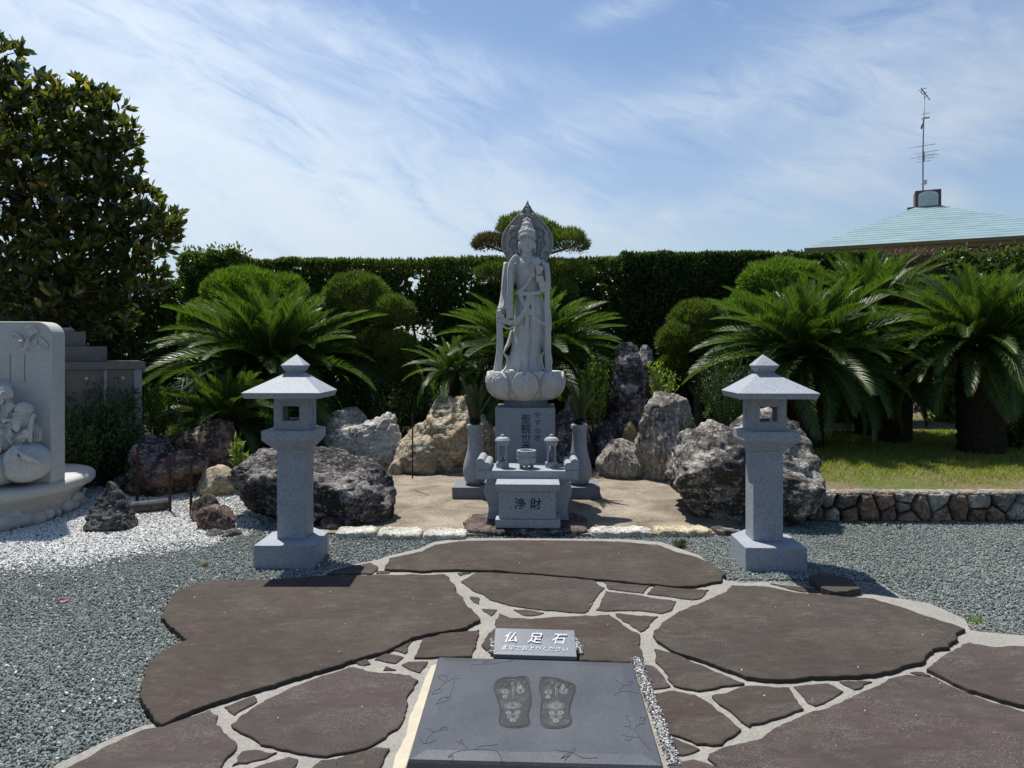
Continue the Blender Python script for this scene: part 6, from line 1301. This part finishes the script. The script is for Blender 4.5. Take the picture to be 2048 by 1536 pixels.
# ------------------------------------------------------------------ broadleaf tree at left
def magnolia():
    d0 = 8.4; t = empty('broadleaf_tree', (X(105, 9.4), 9.4, 0), 'large broadleaf tree with glossy oblong leaves filling the upper left', 'tree'); o = np.array([X(105, 9.4), 9.4, 0])
    blobs = [(-20, 230, 120, 0), (20, 330, 150, 0), (110, 290, 130, 0), (205, 235, 62, .1), (228, 262, 48, 0), (215, 330, 70, 0), (245, 345, 40, .1), (150, 210, 55, 0), (90, 430, 150, -.1), (190, 440, 90, .1), (275, 420, 55, 0), (300, 465, 56, .1), (330, 440, 34, 0), (60, 540, 150, 0), (190, 540, 100, .2), (270, 535, 60, .1), (-60, 400, 180, .2), (-120, 560, 170, .2), (110, 610, 90, .1), (220, 610, 55, .3), (-10, 120, 55, 0), (60, 190, 60, 0), (-160, 260, 150, .1)]
    tips, dirs = [], []; sc = d0/FPX; cents = []
    for (px, py, r, dd) in blobs:
        c = np.array([X(px, d0+dd), d0+dd, Z(py, d0+dd)]); cents.append(c); rr = r*sc; n = int(10+150*(rr**2)*1.15)
        U = sphere_dirs(n); k = np.where(rng.random(n) < .72, rng.uniform(.82, 1.04, n), rng.uniform(.3, .85, n)); tips.append(c+U*k[:, None]*np.array([rr, rr*.9, rr])); dirs.append(U)
    T = np.concatenate(tips); U = np.concatenate(dirs); nT = len(T)
    V_, F_, off = [], [], 0
    per = 9; base = np.repeat(T, per, 0); ax = unit(np.repeat(U, per, 0)*.7+np.array([0, 0, .75])+np.repeat(rng.normal(0, .25, (nT, 3)), per, 0)); rnd = unit(np.cross(ax, rng.normal(size=(nT*per, 3)))); spread = rng.uniform(.45, 1.15, nT*per)[:, None]
    D = ax*np.cos(spread)+rnd*np.sin(spread); base = base-ax*rng.uniform(0, .09, nT*per)[:, None]
    V, F = leafquads(base-o, D, rng.uniform(.11, .18, nT*per), rng.uniform(.045, .062, nT*per), .16); obj('crown', npmesh('crown', V, F, M['fol_magnolia']), t)
    fk = np.array([0.0, 0, 1.5]); twigs('trunk', [(spl([(0, 0, -.1), (.03, -.05, .8), (-.05, -.1, 1.5)]), [.12-.03*i/12 for i in range(13)])], M['bark'], t, 12)
    br = []
    for c in cents[:17]:
        e = c-o; m = fk*.5+e*.5+rng.normal(0, .15, 3); m[2] -= .1; br.append((spl([tuple(fk+np.array([-.05, -.1, 0])), tuple(m), tuple(e)], 5), [.055-.040*i/10 for i in range(11)]))
    for b_ in br: twigs('branch', [b_], M['bark'], t, 7)
    k = rng.choice(nT, 420, replace=False); tw = []
    ce = np.array(cents)
    for i in k: 
        j = np.argmin(((ce-T[i])**2).sum(1)); tw.append(([tuple(ce[j]*.55+T[i]*.45-o), tuple(T[i]*.8+ce[j]*.2-o+np.array([0, 0, -.02])), tuple(T[i]-o)], [.008, .006, .004]))
    q = twigs('twigs', tw, M['bark'], t, 4); q['kind'] = 'stuff'
magnolia()

# ------------------------------------------------------------------ house behind the hedge
EV = Vector((.904, -.428, 0)); NB = Vector((.428, .904, 0)); A = Vector((X(1612, 25.2), 25.2, Z(497, 25.2))); LH = 8.3; rot = math.atan2(EV.y, EV.x)
ho = empty('house', (A.x, A.y, 0), 'house with a pale teal hipped roof behind the hedge at right', 'house', rz=rot); ze = A.z; rise = 1.93
box('wall', .55, LH-.55, .55, LH-.55, 0, ze-.10, M['brick'], ho)
box('soffit', .04, LH-.04, .04, LH-.04, ze-.22, ze-.16, M['brick'], ho, bevel=0)
for nm, a in (('fascia', (0, LH, -.03, .03)), ('fascia', (0, LH, LH-.03, LH+.03)), ('fascia', (-.03, .03, .035, LH-.035)), ('fascia', (LH-.03, LH+.03, .035, LH-.035))): box(nm, *a, ze-.26, ze-.03, M['fascia'], ho)
box('gutter', -.05, LH+.05, -.13, -.035, ze-.12, ze-.02, M['fascia'], ho)
NC = 17
for k in range(NC):        # overlapping roof courses
    f0, f1 = k/NC, (k+1)/NC+.012; i0, i1 = LH/2*f0*.955-.06, LH/2*f1*.955-.06; z0, z1 = ze+rise*f0+.03, ze+rise*f1; bm = bmesh.new()
    def rg4(i, z): return [(i, i, z), (LH-i, i, z), (LH-i, LH-i, z), (i, LH-i, z)]
    loft(bm, [rg4(i0, z0-.03), rg4(i0, z0-.02), rg4(i1, z1)]); bmo('roof_course', bm, M['roof'], ho)
cc = LH/2; hw = .43; zc = ze+rise-.05
cu = bmesh.new(); bx(cu, cc-hw, cc+hw, cc-hw, cc+hw, zc-.1, zc+.60); bmo('cupola', cu, M['chimney'], ho)
cu = bmesh.new(); bx(cu, cc-hw-.24, cc-hw-.01, cc-.2, cc+.2, zc-.25, zc+.03); bmo('chimney', cu, M['chimney'], ho)
pts = [(-.33, -.02), (.33, -.02), (.33, .40)]+[(.33*math.cos(a)*(1 if True else 1), .40+.15*math.sin(a)) for a in np.linspace(.15, math.pi-.15, 8)]+[(-.33, .40)]
bm = bmesh.new(); loft(bm, [[(cc+x, cc-hw-.04, zc+z) for x, z in pts], [(cc+x, cc-hw+.01, zc+z) for x, z in pts]]); lv = bmo('louvre_panel', bm, M['louvre'], ho)
for j in range(6): box('louvre_slat', cc-.28, cc+.28, cc-hw-.065, cc-hw-.035, zc+.04+j*.07, zc+.06+j*.07, M['aerial_box'], ho, bevel=0)
# aerial
base = Vector((A.x, A.y, 0))+EV*cc+NB*cc; an = empty('tv_aerial', (base.x-.22, base.y, zc+.55), 'tall television aerial mast standing on the cupola of the teal roof', 'aerial'); dA = base.y; sA = dA/FPX
hx = lambda px: X(px, dA)-(base.x-.22); hz_ = lambda py: Z(py, dA)-(zc+.55)
tubes('mast', [([(hx(1846), 0, -.1), (hx(1846), 0, hz_(300)), (hx(1849), 0, hz_(183))], .024)], M['aerial'], an)
def elem(x0, y0, x1, y1, r=.010, dep=0): tubes('element', [([(hx(x0), dep, hz_(y0)), (hx(x1), dep, hz_(y1))], r)], M['aerial'], an, 5)
for e in ((1820, 295, 1876, 286), (1824, 310, 1874, 302), (1819, 318, 1876, 309), (1832, 314, 1866, 309), (1832, 320, 1866, 316), (1834, 324, 1864, 320)): elem(*e, dep=rng.uniform(-.2, .2))
elem(1848, 303, 1848, 322, .022); elem(1843, 228, 1860, 226); elem(1845, 236, 1858, 234); elem(1843, 238, 1859, 235, .022); elem(1847, 240, 1843, 258, .03); elem(1845, 245, 1842, 256, .018)
elem(1842, 176, 1860, 200, .018); elem(1837, 181, 1852, 176, .016); elem(1843, 173, 1844, 186, .014); elem(1846, 188, 1854, 184, .012); elem(1850, 194, 1856, 190, .010); elem(1840, 183, 1848, 190, .012)
bm = bmesh.new(); bx(bm, hx(1841), hx(1851), -.10, .02, hz_(369), hz_(361)); bmo('booster_box', bm, M['aerial_box'], an)
# a few fallen leaves
for i, (px, py, c) in enumerate(((400, 1132, (0.45, 0.25, 0.08)), (117, 1203, (0.30, 0.12, 0.08)), (1722, 1052, (0.35, 0.2, 0.08)), (1768, 1050, (0.4, 0.2, 0.1)), (1795, 1056, (0.3, 0.18, 0.1)))):
    g = G(px, py, .02); V, F = leafquads(np.array([[0, 0, 0.]]), np.array([[1, .3, .15]]), .06, .035, .2); o = obj('fallen_leaf', npmesh('fallen_leaf', V, F, flat('dry leaf', c, .8)), None, tuple(g)); tag(o, ['curled orange dead leaf on the gravel left of the left lantern', 'reddish dead leaf on the gravel far left', 'brown dead leaf at the foot of the stone wall, nearest the boulder', 'orange dead leaf at the foot of the stone wall, middle one', 'brown dead leaf before the stone wall, rightmost of three'][i], 'leaf')
